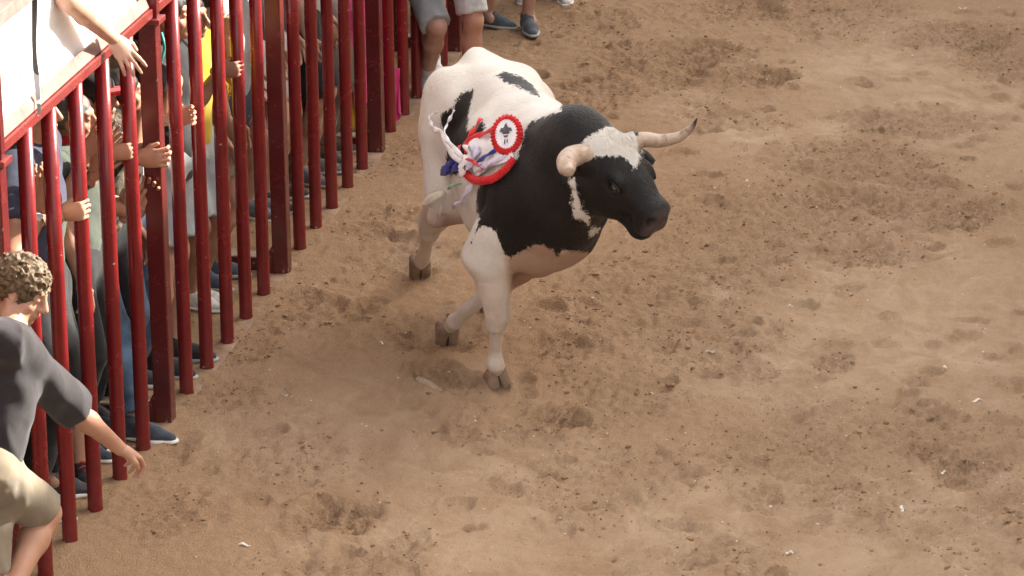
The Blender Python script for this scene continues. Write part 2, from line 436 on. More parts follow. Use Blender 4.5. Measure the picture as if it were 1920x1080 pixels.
c3 = mixc(t, .42, c2, ramp(t, n3.outputs[0], [(.30, (.19, .115, .068)), (.5, (.335, .218, .140)), (.74, (.48, .345, .24))]).outputs[0])
pa = N(t, 'ShaderNodeAttribute', attribute_name='pale'); da = N(t, 'ShaderNodeAttribute', attribute_name='damp'); ra = N(t, 'ShaderNodeAttribute', attribute_name='rough')
mul = lambda a_, b_: (lambda q: (t.links.new(a_, q.inputs[0]), (t.links.new(b_, q.inputs[1]) if hasattr(b_, 'is_output') else setattr(q.inputs[1], 'default_value', b_)), q.outputs[0])[-1])(N(t, 'ShaderNodeMath', operation='MULTIPLY', use_clamp=True))
pf = mul(pa.outputs['Fac'], ramp(t, n4.outputs[0], [(.3, (.1,)*3), (.65, (1,)*3)]).outputs[0])
c4 = mixc(t, mul(pf, .9), c3, (.47, .345, .25))
n6 = noise(t, 34, 5, co2, .65, .5); df = mul(da.outputs['Fac'], ramp(t, n6.outputs[0], [(.40, (1,)*3), (.58, (.12,)*3)]).outputs[0])
c5 = mixc(t, mul(df, .75), c4, (.135, .078, .044))
# scattered dark crumbs of turned earth
vo = N(t, 'ShaderNodeTexVoronoi', Scale=26.); t.links.new(co2, vo.inputs['Vector'])
cr = ramp(t, vo.outputs['Distance'], [(.10, (1,)*3), (.24, (0,)*3)]); cm = mul(cr.outputs[0], ramp(t, n4.outputs[0], [(.5, (0,)*3), (.62, (1,)*3)]).outputs[0])
c6 = mixc(t, mul(cm, .32), c5, (.16, .095, .056))
c6 = mixc(t, 1., c6, (.97, .93, .845), 'MULTIPLY'); c6 = mixc(t, 1., c6, (.20, .20, .20), 'DIVIDE'); c6 = mixc(t, 1., c6, (.262, .262, .262), 'MULTIPLY')
t.links.new(c6, b.inputs['Base Color'])
hh = N(t, 'ShaderNodeMath', operation='ADD'); h2 = mul(n3.outputs[0], .55); t.links.new(h2, hh.inputs[0]); t.links.new(n2.outputs[0], hh.inputs[1])
h3 = N(t, 'ShaderNodeMath', operation='ADD'); t.links.new(hh.outputs[0], h3.inputs[0]); t.links.new(mul(n5.outputs[0], .25), h3.inputs[1])
bump(t, b, h3.outputs[0], .85, .030)
SAND = m
me = fast_mesh('arena_ground', np.stack([GX, GY, GZ], -1).reshape(-1, 3), gq, SAND)
add_attr(me, 'pale', g_pale); add_attr(me, 'damp', g_damp); add_attr(me, 'rough', g_rough)
ground = tag(link(bpy.data.objects.new('arena_ground', me)), 'brown trampled sand of the arena floor', kind='structure')
def gz(x, y):
    i = int(np.clip(np.searchsorted(gx, x), 1, len(gx)-1)); j = int(np.clip(np.searchsorted(gy, y), 1, len(gy)-1))
    return float(GZ[i, j])

# clods of turned earth: far too many to count
ico = bmesh.new(); bmesh.ops.create_icosphere(ico, subdivisions=1, radius=1); IV = np.array([v.co for v in ico.verts]); IF = np.array([[v.index for v in f.verts] for f in ico.faces]); ico.free()
cv = []; cf = []; nb = 0
prob = (g_rough**2)[150:-30, 20:-60].copy() if False else None
wgt = np.where((GX > -1.6) & (GX < 3.3) & (GY > 14.4) & (GY < 24.6), np.clip(g_rough-.28, 0, 1)**1.7+.004, 0).ravel(); wgt /= wgt.sum()
pick = RNG.choice(len(wgt), 8500, p=wgt)
for q in pick:
    x, y = GX.ravel()[q]+RNG.normal(0, .01), GY.ravel()[q]+RNG.normal(0, .01)
    r = min(.0018+.0022*RNG.exponential(1.), .013)
    V = IV*(1+RNG.uniform(-.3, .3, (len(IV), 1)))*np.array([RNG.uniform(.8, 1.6), RNG.uniform(.8, 1.5), RNG.uniform(.5, .9)])*r
    a_ = RNG.uniform(0, 6.28); V = V @ np.array([[math.cos(a_), math.sin(a_), 0], [-math.sin(a_), math.cos(a_), 0], [0, 0, 1]])
    cv.append(V+[x, y, GZ.ravel()[q]+r*.25]); cf.append(IF+nb); nb += len(IV)
me = fast_mesh('soil_clods', np.concatenate(cv), np.concatenate(cf), plain('clod_soil', (.31, .19, .11), .95, .1, .35, 30, .5), smooth=False)
tag(link(bpy.data.objects.new('soil_clods', me)), 'loose crumbs and clods of dark turned earth', 'soil', kind='stuff')

# ------------------------------------------------------------------ red paint
def red_paint(name, base, dark, chips=True):
    m, t, b = new_mat(name, .34, .5); co = obj_co(t); geo = t.nodes.new('ShaderNodeNewGeometry')
    n1 = noise(t, 7, 5, co, .6); n2 = noise(t, 60, 4, co); n3 = noise(t, 16, 6, co, .7)
    c = ramp(t, n1.outputs[0], [(.3, dark), (.7, base)]).outputs[0]
    sx = t.nodes.new('ShaderNodeSeparateXYZ'); t.links.new(geo.outputs['Position'], sx.inputs[0])
    mr = N(t, 'ShaderNodeMapRange'); mr.inputs[1].default_value = .55; mr.inputs[2].default_value = 0.; mr.inputs[3].default_value = 0.; mr.inputs[4].default_value = .38
    t.links.new(sx.outputs[2], mr.inputs[0])
    dm = N(t, 'ShaderNodeMath', operation='MULTIPLY'); t.links.new(mr.outputs[0], dm.inputs[0]); t.links.new(ramp(t, n3.outputs[0], [(.35, (.15,)*3), (.7, (1,)*3)]).outputs[0], dm.inputs[1])
    c = mixc(t, dm.outputs[0], c, (.12, .055, .042))
    # paint knocked off down to pale primer
    th = N(t, 'ShaderNodeMath', operation='ADD'); t.links.new(n3.outputs[0], th.inputs[0])
    m2 = N(t, 'ShaderNodeMapRange'); m2.inputs[1].default_value = .5; m2.inputs[2].default_value = 0.; m2.inputs[3].default_value = 0.; m2.inputs[4].default_value = .07; t.links.new(sx.outputs[2], m2.inputs[0]); t.links.new(m2.outputs[0], th.inputs[1])
    cc = ramp(t, th.outputs[0], [(.685, (0,)*3), (.70, (1,)*3)])
    if chips: c = mixc(t, cc.outputs[0], c, (.34, .25, .22))
    t.links.new(c, b.inputs['Base Color'])
    r = ramp(t, n1.outputs[0], [(.3, (.17,)*3), (.75, (.33,)*3)]); t.links.new(r.outputs[0], b.inputs['Roughness'])
    bump(t, b, n2.outputs[0], .10, .003)
    return m
RED = red_paint('red_bar_paint', (.20, .011, .013), (.135, .008, .010))
MAROON = red_paint('maroon_post_paint', (.12, .012, .014), (.08, .009, .010))
RAILRED = red_paint('red_rail_paint', (.19, .028, .025), (.14, .018, .017))
FADED = plain('faded_pink_paint', (.23, .155, .135), .8, .2, .3, 14)

# ------------------------------------------------------------------ barred fence of the stand
fence = empty('barred_fence', fp(0, 0, 0), 'long fence of upright red steel bars between square posts beside the arena', 'fence')
UMIN, UMAX = -12, 30
AX = [FU, FV, FZ]
RAIL_Z = 1.865
bar_me = None; post_me = None
def bar_mesh():
    mb = MB(); zs = [-.06, .012, .02, .6, 1.2, RAIL_Z+.01]; rr = [.0335, .0335, .0318, .0318, .0318, .0318]
    mb.tube([np.array([0, 0, z]) for z in zs], rr, 18)
    me = bpy.data.meshes.new('bar'); me.from_pydata(mb.v, [], mb.f); me.materials.append(RED); me.polygons.foreach_set('use_smooth', [True]*len(me.polygons)); me.update(); return me
def post_mesh():
    mb = MB(); mb.box(np.array([0, 0, (RAIL_Z-.03)/2-.03]), AX, (.042, .040, (RAIL_Z-.03)/2+.03), .006)
    # welded gusset at the back of the foot
    g = [FV*-.040+FZ*-.05, FV*-.040+FZ*.14, FV*-.092+FZ*.05, FV*-.092+FZ*-.05]
    P = [q+FU*s_ for s_ in (-.036, .036) for q in g]
    mb.add(P, [[0, 1, 2, 3], [7, 6, 5, 4], [0, 4, 5, 1], [1, 5, 6, 2], [2, 6, 7, 3], [3, 7, 4, 0]])
    me = bpy.data.meshes.new('post'); me.from_pydata(mb.v, [], mb.f); me.materials.append(MAROON); me.update(); return me
BAR, POST = bar_mesh(), post_mesh()
for u in range(UMIN, UMAX+1):
    p = fp(u, 0, 0)-fp(0, 0, 0)
    if u % 6 == 0:
        o = bpy.data.objects.new('post', POST)
    else:
        o = bpy.data.objects.new('bar', BAR); p = p + FV*random.uniform(-.004, .004)
        o.rotation_euler = (random.gauss(0, .0022), random.gauss(0, .0022), random.uniform(0, 6.28))
    link(o, fence); o.location = tuple(p)
for u0 in range(UMIN, UMAX, 6):
    A = fp(u0, .0, 0); Bv = fp(u0+6, .0, 0); mid = (A+Bv)/2; L = 6*SP/2-.047
    mb = MB(); mb.box(mid+FZ*(RAIL_Z+.02), AX, (L, .034, .020), .004)
    r = mb.build('rail', RAILRED, fence, origin=mid+FZ*RAIL_Z)
    mb = MB(); mb.box(mid+FV*.004+FZ*(RAIL_Z+.042+.026), [FU, nrm(FV*-.35+FZ*.94), np.cross(FU, nrm(FV*-.35+FZ*.94))], (L, .027, .006), .002)
    mb.build('rail_cap', FADED, r)
    mb = MB(); mb.box(mid+FZ*2.375-FV*.005, AX, (L, .034, .028), .004)
    mb.build('upper_rail', FADED, fence, origin=mid+FZ*2.37)
    mb = MB(); mb.box(mid+FV*-.006+FZ*-.0225, AX, (6*SP/2-.05, .055, .022), .004)
    mb.build('base_plate', plain('worn_base_plate', (.31, .205, .14), .9, .2, .35, 9, .5), fence, origin=mid)
for u in range(UMIN, UMAX+1, 6):
    mb = MB(); mb.box(fp(u, .008, 0)+FZ*(RAIL_Z-.03+.01), AX, (.055, .054, .012), .003); mb.build('post_cap', RAILRED, fence)
    mb = MB(); mb.box(fp(u, .018, 0)+FZ*(RAIL_Z+.78), AX, (.024, .026, .80), .003); mb.build('upper_post', MAROON, fence)
# low cross beams on the ground dividing the bays and the inner posts that stand on them
for u in (-6, 0, 6, 12, 18):
    mb = MB(); mb.box(fp(u+.12, -1.25, .0)+FZ*.028, AX, (.05, 1.15, .034), .004); cb = mb.build('cross_beam', MAROON, fence)
    mb = MB(); mb.box(fp(u+.12, -1.25, .0)+FZ*.066, AX, (.046, 1.145, .004), .002); mb.build('beam_top', plain('pale_worn_timber', (.33, .26, .20), .9, .2, .3, 12, .3), cb)
    mb = MB(); mb.box(fp(u-.22, -.36, .0)+FZ*.95, AX, (.03, .03, .98), .004); mb.build('inner_post', MAROON, fence)

# ------------------------------------------------------------------ white printed banner on the stand's parapet
m, t, b = new_mat('white_banner', .7, .3); co = obj_co(t)
mp = N(t, 'ShaderNodeMapping'); mp.inputs['Rotation'].default_value = (0, 0, PHI); t.links.new(co, mp.inputs[0])
wv = N(t, 'ShaderNodeTexBrick'); wv.inputs['Scale'].default_value = 5.5; wv.inputs['Color1'].default_value = (.90, .90, .90, 1); wv.inputs['Color2'].default_value = (.86, .83, .82, 1); wv.inputs['Mortar'].default_value = (.90, .90, .90, 1); wv.inputs['Mortar Size'].default_value = .08
sx = t.nodes.new('ShaderNodeSeparateXYZ'); t.links.new(co, sx.inputs[0]); cb_ = t.nodes.new('ShaderNodeCombineXYZ')
ad = N(t, 'ShaderNodeMath', operation='ADD'); sb = N(t, 'ShaderNodeMath', operation='SUBTRACT')
t.links.new(sx.outputs[1], ad.inputs[0]); t.links.new(sx.outputs[2], ad.inputs[1]); t.links.new(sx.outputs[1], sb.inputs[0]); t.links.new(sx.outputs[2], sb.inputs[1])
t.links.new(ad.outputs[0], cb_.inputs[0]); t.links.new(sb.outputs[0], cb_.inputs[1]); t.links.new(cb_.outputs[0], wv.inputs['Vector'])
nn = noise(t, 6, 3, co); bb = mixc(t, ramp(t, nn.outputs[0], [(.5, (0,)*3), (.6, (1,)*3)]).outputs[0], (.90, .90, .89), wv.outputs[0])
t.links.new(bb, b.inputs['Base Color']); BANNER = m
for k, u0 in enumerate(range(UMIN, 24, 6)):
    A, Bv = fp(u0+.17, -.030, 0), fp(u0+5.83, -.030, 0); V = []; Fc = []; nu, nz = 40, 10
    for j in range(nz+1):
        for i in range(nu+1):
            s_ = i/nu; z = RAIL_Z+.045+(2.35-RAIL_Z-.045)*j/nz
            V.append(A+(Bv-A)*s_+FZ*z+FV*(.006*math.sin(s_*23+j*.5)*math.sin(j/nz*3.14)))
    n0 = len(V); V += [q-FV*.003 for q in V]
    for j in range(nz):
        for i in range(nu):
            a_ = j*(nu+1)+i; Fc.append([a_, a_+1, a_+nu+2, a_+nu+1]); Fc.append([n0+a_, n0+a_+nu+1, n0+a_+nu+2, n0+a_+1])
    o = mesh_obj('parapet_banner', V, Fc, BANNER, None, True, origin=fp(u0+3, -.03, 2.1))
    tag(o, ['white banner beyond the left edge, first bay of the stand', 'large white lattice print banner on the parapet behind the hanging strap', 'white banner starting just right of the square post top',
            'white parapet banner above the bars with the dark belted onlooker', 'white parapet banner above the bars with the pink cape', 'white parapet banner above the farthest bars'][k], 'banner', 'banners along the stand parapet')

# the stand behind: deck the upper spectators stand on, its back wall
stand = empty('spectator_stand', fp(6, -1.5, 0), 'raised timber deck of the spectator stand above the barred fence', 'stand')
for k in range(14):
    mb = MB(); mb.box(fp(9, -.16-.2*k, 1.905), AX, (21*SP, .097, .019), .003); mb.build('deck_plank', plain('deck_timber', (.24, .18, .13), .85, .2, .3, 6, .2), stand)
for u in range(-12, 31, 6):
    mb = MB(); mb.box(fp(u, -1.42, 1.83), AX, (.04, 1.36, .045), .004); mb.build('deck_joist', MAROON, stand)
mb = MB(); mb.box(fp(9, -2.95, 1.25), AX, (21*SP, .06, 1.3), .01); mb.build('back_wall', plain('dark_back_wall', (.12, .085, .07), .9, .2, .3, 3, .3), stand)

# unseen house added right of the frame, roof line fitted to shade the arena
house = empty('shade_house', (10.6, 20, 0), 'unseen rendered house added at the right to shade the arena', 'house')
ha, hb = np.array([10.4, 1.0, 0]), np.array([10.8, 40.0, 0]); hd = nrm(hb-ha); hn = np.array([-hd[1], hd[0], 0]); HL = np.linalg.norm(hb-ha)/2; HMID = (ha+hb)/2
HTOP = 9.72
mb = MB(); mb.box(HMID-hn*3+FZ*(HTOP/2-.1), [hd, hn, FZ], (HL, 3., HTOP/2-.1), 0); mb.build('wall', plain('cream_render', (.55, .47, .36), .9, .2, .12, 2, .2), house)
mb = MB(); mb.box(HMID-hn*2.9+FZ*(HTOP-.10), [hd, hn, FZ], (HL+.1, 3.2, .1), 0); mb.build('roof', plain('roof_tile', (.32, .15, .09), .9, .2, .3, 6, .4), house)
WIN_W = plain('window_shutter', (.12, .16, .12), .6, .3, .2, 8)
for k in range(9):
    for z in (1.4, 4.4, 7.2):
        mb = MB(); c = HMID+hd*(-HL+2.5+4.2*k)+hn*.02+FZ*(z+.4); mb.box(c, [hd, hn, FZ], (.55, .05, .85), .01); mb.build('window', WIN_W, house)

# ================================================================== THE BULL
BT, BW = atz(905, 97, 1.30), atz(1062, 207, 1.36)
bh = nrm(np.array([BW[0]-BT[0], BW[1]-BT[1], 0])); bl = np.array([-bh[1], bh[0], 0]); BC = np.array([BW[0], BW[1], 0])
def B(x, y, z): return BC + bh*x + bl*y + FZ*z          # x forward from the withers, y to the bull's left
RB = np.array([bh, bl, FZ])
bull = empty('bull', B(-.6, 0, 0), 'black and white bull running with lowered head across the sand', 'bull')
# head frame: a to its left, b along the face to the muzzle, n out of the forehead
tow = -fw
hb_ = nrm(rt*.575-up*.735+tow*.36); ha_ = rt*.78+up*.30-tow*.55; ha_ = nrm(ha_-hb_*(ha_ @ hb_)); hn_ = np.cross(hb_, ha_); hn_ = -hn_ if hn_ @ tow < 0 else hn_
POLL = atz(1142, 264, 1.30)
def Hd(a, b, n): return POLL + ha_*a + hb_*b + hn_*n
RH = np.array([ha_, hb_, hn_])
f = Field(.0095)
B_plain = B
def B(x, y, z):          # it leans into its turn: the lower chest swings out to its right
    return B_plain(x, y-.028-.060*min(max((1.15-z)/.4, 0), 1)*min(max((x+.55)/.4, 0), 1), z)
def trunk(p, q, rp, rq, ry, k=.10):   # segment with its own height radius and width ratio
    f.cone(B(*p), B(*q), rp, rq, k, sq=(bl, ry))
trunk((-1.26, 0, 1.04), (-.92, 0, 1.035), .245, .255, 1.04)
trunk((-.92, 0, 1.02), (-.45, 0, .945), .255, .325, .90)
trunk((-.45, 0, .945), (-.08, 0, .96), .325, .320, .80)
trunk((-.08, -.03, .975), (.04, -.02, 1.0), .30, .235, .70)
# back line, hooks, loins
f.cone(B(-1.27, 0, 1.18), B(-.75, 0, 1.19), .10, .10, .10); f.cone(B(-.75, 0, 1.19), B(-.10, 0, 1.21), .10, .10, .10)
for s in (-1, 1):
    f.ell(B(-.98, .185*s-(.02 if s > 0 else 0), 1.13), (.11, .075, .085), RB, .09)            # hook bones
    f.ell(B(-1.20, .180*s, .98), (.21, .115, .27), RB, .10)             # rump and thigh
    f.ell(B(-1.19, .180*s-(.02 if s > 0 else 0), 1.14-.015*s), (.14, .085, .09), RB, .08)            # pin bones
    f.ell(B(-.10, .155*s-.015-(.035 if s > 0 else 0), .97), (.17, .105, .28), RB, .10)              # shoulder blade
    f.ell(B(-.05, (.04 if s > 0 else -.135), .82), (.13, .095, .15), RB, .08)                 # point of shoulder
    f.ell(B(-.50, .185*s, .90), (.36, .12, .27), RB, .12)               # barrel
f.ell(B(-.55, 0, .75), (.50, .22, .17), RB, .12)                        # belly
f.ell(B(-.12, -.05, .755), (.14, .11, .11), RB, .10)                         # brisket
f.ell(B(-.34, -.01, .68), (.22, .14, .10), RB, .10)
# tail root and tail
f.cone(B(-1.22, 0, 1.24), B(-1.34, 0, 1.265), .07, .055, .06); f.cone(B(-1.34, 0, 1.265), B(-1.45, .01, 1.12), .05, .034, .03)
f.cone(B(-1.45, .01, 1.12), B(-1.55, .06, .75), .03, .02, .02)
# crest and neck to the head
NB = Hd(0, .06, -.14)
f.cone(B(-.08, 0, 1.165), B(.17, .02, 1.25), .145, .152, .10, sq=(bl, .9))
f.cone(B(.17, .02, 1.25), Hd(0, -.02, -.11), .150, .105, .09)
f.cone(B(.0, -.06, 1.02), Hd(-.03, .05, -.165), .205, .125, .12)
f.cone(B(-.04, -.03, .88), Hd(-.04, .10, -.165), .11, .075, .10)
f.cone(B(-.06, -.05, .76), Hd(-.03, .15, -.18), .04, .03, .06)               # dewlap
# skull
f.ell(Hd(0, .07, -.075), (.118, .13, .095), RH, .06)
f.ell(Hd(0, .17, -.085), (.105, .15, .085), RH, .05)
f.cone(Hd(0, .16, -.064), Hd(0, .355, -.072), .088, .068, .05, sq=(ha_, 1.04))
f.cone(Hd(0, .10, -.20), Hd(0, .335, -.195), .090, .048, .04)
f.box(Hd(0, .372, -.096), (.080, .058, .080), RH, .050, .03)                   # muzzle
f.ell(Hd(0, .35, -.205), (.056, .055, .036), RH, .02)                   # lower lip
for s in (-1, 1):
    f.ell(Hd(.088*s, .185, -.025), (.032, .045, .03), RH, .025)          # brow
    f.ell(Hd(.078*s, .165, -.16), (.036, .10, .105), RH, .04)              # cheek
    f.ell(Hd(.114*s, .198, -.046), (.024, .034, .024), RH, .014, '-')    # eye socket
    f.ell(Hd(.050*s, .425, -.066), (.021, .032, .026), RH, .010, '-')    # nostril
    f.cone(Hd(.10*s, .03, -.06), Hd(.15*s, .022, -.06), .045, .045, .03) # horn root
    e0, e1, e2 = Hd(.11*s, .065, -.10), Hd(.20*s, .075, -.13) if s > 0 else Hd(-.16, .04, -.13), Hd(.27*s, .11, -.15) if s > 0 else Hd(-.21, .03, -.16)
    f.cone(e0, e1, .028, .040, .025, sq=(hn_, .55)); f.cone(e1, e2, .040, .012, .02, sq=(hn_, .5))     # ear
f.cone(Hd(-.09, .41, -.178), Hd(.09, .41, -.178), .007, .007, .010, '-'); f.cone(Hd(-.085, .33, -.180), Hd(-.085, .41, -.176), .003, .008, .008, '-')   # mouth line
# legs: lists of joints with radii
def limb(pts, k=.05):
    for (p, r), (q, s) in zip(pts[:-1], pts[1:]): f.cone(p, q, r, s, k)
BZ = lambda x, y, z: atz(x, y, z)
# right foreleg, planted
RF = [BZ(945, 440, .80), BZ(915, 478, .70), BZ(934, 588, .415), BZ(932, 606, .365), BZ(931, 655, .20), BZ(929, 683, .125), BZ(929, 700, .07)]
limb([(RF[0], .125), (RF[1], .096), (RF[1]*.45+RF[2]*.55, .062), (RF[2], .050)], .06); limb([(RF[2], .050), (RF[3], .045), (RF[3]*.75+RF[4]*.25, .030), (RF[4], .0275), (RF[5], .042), (RF[6]+FZ*.012, .034)], .010)
f.ell(RF[5]-bh*.018+FZ*.006, (.03, .03, .024), None, .015); f.cone(RF[1]*.8+RF[2]*.2-bl*.038, RF[2]*.9+RF[1]*.1-bl*.012, .048, .026, .022); f.cone(RF[1]+bl*.04, RF[2]*.7+RF[1]*.3+bl*.022, .045, .026, .022); f.cone(RF[0]-bl*.06, RF[1]-bl*.045, .08, .065, .06)
f.ell(RF[2]+tow*.012, (.049, .046, .060), None, .022)
# left foreleg, swept back under the chest
LF = [B(-.12, .02, .76), B(-.16, .0, .64), BZ(940, 532, .43), BZ(925, 540, .40), BZ(868, 588, .20), BZ(852, 603, .14), BZ(840, 616, .08)]
limb([(LF[0], .085), (LF[1], .072), (LF[2], .05)], .05); limb([(LF[2], .055), (LF[3], .045), (LF[3]*.7+LF[4]*.3, .032), (LF[4], .030), (LF[5], .041), (LF[6]*.8+LF[5]*.2, .034)], .014)
# right hind leg, pushing off behind
RHL = [B(-1.12, -.17, .95), B(-1.04, -.20, .72), BZ(808, 418, .44), BZ(805, 434, .39), BZ(797, 472, .20), BZ(794, 484, .14), BZ(788, 492, .09)]
limb([(RHL[0], .17), (RHL[1], .125), (RHL[2], .058)], .09); limb([(RHL[2], .056), (RHL[3], .048), (RHL[3]*.6+RHL[4]*.4, .034), (RHL[4], .032), (RHL[5], .041), (RHL[6], .040)], .014)
# left hind leg
LHL = [B(-1.14, .17, .95), B(-1.02, .19, .72), B(-1.36, .13, .46), B(-1.37, .12, .42), B(-1.33, .06, .20), B(-1.32, .045, .12), B(-1.31, .04, .07)]
limb([(LHL[0], .17), (LHL[1], .125), (LHL[2], .058)], .09); limb([(LHL[2], .056), (LHL[3], .050), (LHL[4], .036), (LHL[5], .043), (LHL[6], .042)], .025)
# sheath
SHEATH = (BZ(868, 398, .62), BZ(818, 410, .60)); f.cone(*SHEATH, .05, .046, .03)
def muscles(P):
    L = (P-BC) @ RB.T
    n = vnoise3(L*np.array([5.5, 5.5, 4.5]))*.010 + vnoise3(L*13., 2)*.0035
    w = np.sin(L[..., 0]*26+L[..., 2]*7+3*vnoise3(L*3., 3))*.004*np.exp(-((L[..., 0]-.12)/.14)**2)*np.exp(-((L[..., 2]-.95)/.3)**2)   # neck folds
    ax, az = L[..., 0], L[..., 2]; G = lambda v, c, s_: np.exp(-((v-c)/s_)**2)
    w = w + np.sin(ax*34+az*9+2.5*vnoise3(L*2.5, 3))*.0075*G(ax, .10, .10)*G(az, 1.0, .26)          # creased neck
    w = w + .016*G(ax+.10*(az-1), -.275, .045)*G(az, .98, .22)                                     # groove behind the shoulder
    w = w + .010*G(ax-.25*(az-1), -.06, .03)*G(az, .95, .2)                                        # edge of the shoulder blade
    w = w + np.sin(ax*44)*.0035*G(ax, -.58, .26)*G(az, .92, .18) + .022*G(ax, -.84, .09)*G(az, 1.10, .10)   # ribs, hollow flank
    w = w + .014*G(ax+.35*(az-.8), -.98, .05)*G(az, .85, .16)                                      # fold of the flank
    w = w + .008*G(ax, -1.14, .05)*G(az, 1.0, .2)
    return n + w
f.noise(muscles)
bv, bf = f.mesh(2)
BODY_V, BODY_F = bv, bf
# ---- coat: patches as a signed distance stored on the hide, broken up by hair noise in the material
def poly_sd(P, poly):
    """signed distance in survey pixels, positive inside"""
    P = np.asarray(P); poly = np.asarray(poly, float); d = np.full(len(P), 1e9); ins = np.zeros(len(P), bool)
    for (ax, ay), (bx, by) in zip(poly, np.roll(poly, -1, 0)):
        e = np.array([bx-ax, by-ay]); w = P-[ax, ay]; tt = np.clip((w @ e)/(e @ e+1e-9), 0, 1)
        d = np.minimum(d, np.linalg.norm(w-tt[:, None]*e, axis=1))
        c = ((ay > P[:, 1]) != (by > P[:, 1])) & (P[:, 0] < (bx-ax)*(P[:, 1]-ay)/(by-ay+1e-12)+ax); ins ^= c
    return np.where(ins, d, -d)
cpx = lambda L: [(720+x/1.439, 30+y/1.439) for x, y in L]
BLACK_FRONT = cpx([(480, 235), (478, 256), (440, 270), (400, 286), (382, 300), (372, 350), (350, 400), (300, 432), (262, 452), (250, 475), (250, 520), (258, 545), (240, 600), (236, 612), (244, 592), (262, 566), (300, 578), (308, 606), (332, 646), (345, 651), (385, 628), (415, 612), (440, 622), (470, 645), (482, 632), (560, 640), (800, 660), (860, 500), (860, 240)])
BLACK_FLANK = cpx([(243, 198), (222, 205), (205, 215), (195, 235), (185, 248), (160, 260), (152, 285), (165, 320), (172, 345), (168, 400), (180, 425), (215, 420), (235, 380), (262, 330), (275, 290), (262, 285), (245, 300), (225, 308), (228, 270), (232, 240)])
BLACK_HIP = cpx([(300, 160), (330, 150), (360, 160), (395, 180), (418, 210), (420, 222), (390, 205), (350, 188), (325, 180)])
WHITE_HEAD = cpx([(520, 345), (560, 320), (600, 300), (640, 296), (672, 306), (692, 345), (694, 375), (684, 402), (672, 418), (662, 395), (640, 378), (600, 376), (575, 384), (556, 374), (545, 350)])
WHITE_JAW = cpx([(500, 440), (512, 440), (520, 470), (528, 490), (530, 520), (555, 545), (552, 562), (530, 545), (508, 545), (510, 500), (505, 470)])
WHITE_CHIN = cpx([(560, 568), (585, 572), (612, 590), (618, 604), (570, 600), (545, 590)])
loc = (bv-BC) @ RB.T
me = fast_mesh('body', bv-world_loc(bull), bf, None)
vn = np.empty(len(bv)*3, np.float32); me.vertices.foreach_get('normal', vn); vn = vn.reshape(-1, 3)
facing = ((CO-bv)*vn).sum(1) > 0
near_head = ((bv-POLL) @ hb_ > -.02) & (np.linalg.norm(bv-Hd(0, .18, -.05), axis=1) < .36) & (loc[:, 0] > .12)
use = np.where((~facing & (loc[:, 1] > -.05))[:, None], np.stack([loc[:, 0], -loc[:, 1]-.06, loc[:, 2]], 1), loc)   # the hidden side repeats the near one
PXY = proj(BC + use @ RB)
blk = np.maximum(poly_sd(PXY, BLACK_FRONT), np.maximum(poly_sd(PXY, BLACK_FLANK), np.where(facing, poly_sd(PXY, BLACK_HIP), -50)))
legs = (loc[:, 2] < .60)
for J in (RF, LF):
    for a_, b_ in zip(J[2:-1], J[3:]):
        pass
blk = np.where(legs & (loc[:, 0] < .1), -40, blk)
blk = np.where((loc[:, 0] < -.15) & ~facing, -40, blk)
pxr = proj(bv)
whead = np.maximum(poly_sd(pxr, WHITE_HEAD), np.maximum(poly_sd(pxr, WHITE_JAW), poly_sd(pxr, WHITE_CHIN)))
hb_c = (bv-POLL) @ hb_; hn_c = (bv-POLL) @ hn_; ha_c = (bv-POLL) @ ha_
whead = np.where(facing, whead, np.where(near_head & (hb_c < .08) & (hn_c > -.10), 10, -30))
is_head = np.linalg.norm(bv-Hd(0, .16, -.06), axis=1) < .40
blk = np.where(is_head & (whead > -25), np.minimum(blk, -whead), blk)
muz = np.clip((hb_c-.388-.06*np.clip(-.10-hn_c, 0, .2))/.03, 0, 1)*(np.abs(ha_c) < .2)*(loc[:, 0] > .1)*(hn_c > -.3)*(hb_c < .6)
dsh = np.linalg.norm(bv-(SHEATH[0]*.35+SHEATH[1]*.65), axis=1)
add_attr(me, 'sheath', np.clip(1.4-dsh/.075, 0, 1)*(loc[:, 2] < .645))
kn_d = np.linalg.norm(bv-(RF[2]+tow*.05), axis=1); add_attr(me, 'scuff', np.clip(1.5-kn_d/.045, 0, 1))
nd = np.minimum(*[np.linalg.norm((bv-Hd(.050*s_, .422, -.066)) @ RH.T/np.array([.021, .03, .025]), axis=1) for s_ in (-1, 1)]); add_attr(me, 'nostril', np.clip(3.2*(1.12-nd), 0, 1))
add_attr(me, 'black', blk/410.); add_attr(me, 'muzzle', muz)
TAN = [(948, 484), (985, 460), (1012, 450), (1052, 474), (1100, 446), (1125, 440), (1110, 500), (1050, 545), (958, 545)]
tan_ = np.where(facing & (loc[:, 2] < .95), np.clip(.5+poly_sd(pxr, TAN)/14, 0, 1), 0); add_attr(me, 'chest_tan', tan_)  # tan tone over the chest underside within the TAN outline
add_attr(me, 'pink', np.clip((.68-loc[:, 2])/.12, 0, 1)*np.clip((loc[:, 2]-.46)/.1, 0, 1)*(loc[:, 0] < .15))
m, t, b = new_mat('bull_hide', .5, .22); co = obj_co(t)
mp = N(t, 'ShaderNodeMapping'); mp.inputs['Scale'].default_value = (1, 1, .35); t.links.new(co, mp.inputs[0]); fur = mp.outputs[0]
A = lambda n: N(t, 'ShaderNodeAttribute', attribute_name=n).outputs['Fac']
n1 = noise(t, 55, 4, fur, .65); n2 = noise(t, 5, 4, co); n3 = noise(t, 260, 3, fur, .6); n4 = noise(t, 16, 4, co)
def math2(op, a_, b_, clamp=False):
    q = N(t, 'ShaderNodeMath', operation=op, use_clamp=clamp)
    for i, v in enumerate((a_, b_)):
        if hasattr(v, 'is_output'): t.links.new(v, q.inputs[i])
        else: q.inputs[i].default_value = v
    return q.outputs[0]
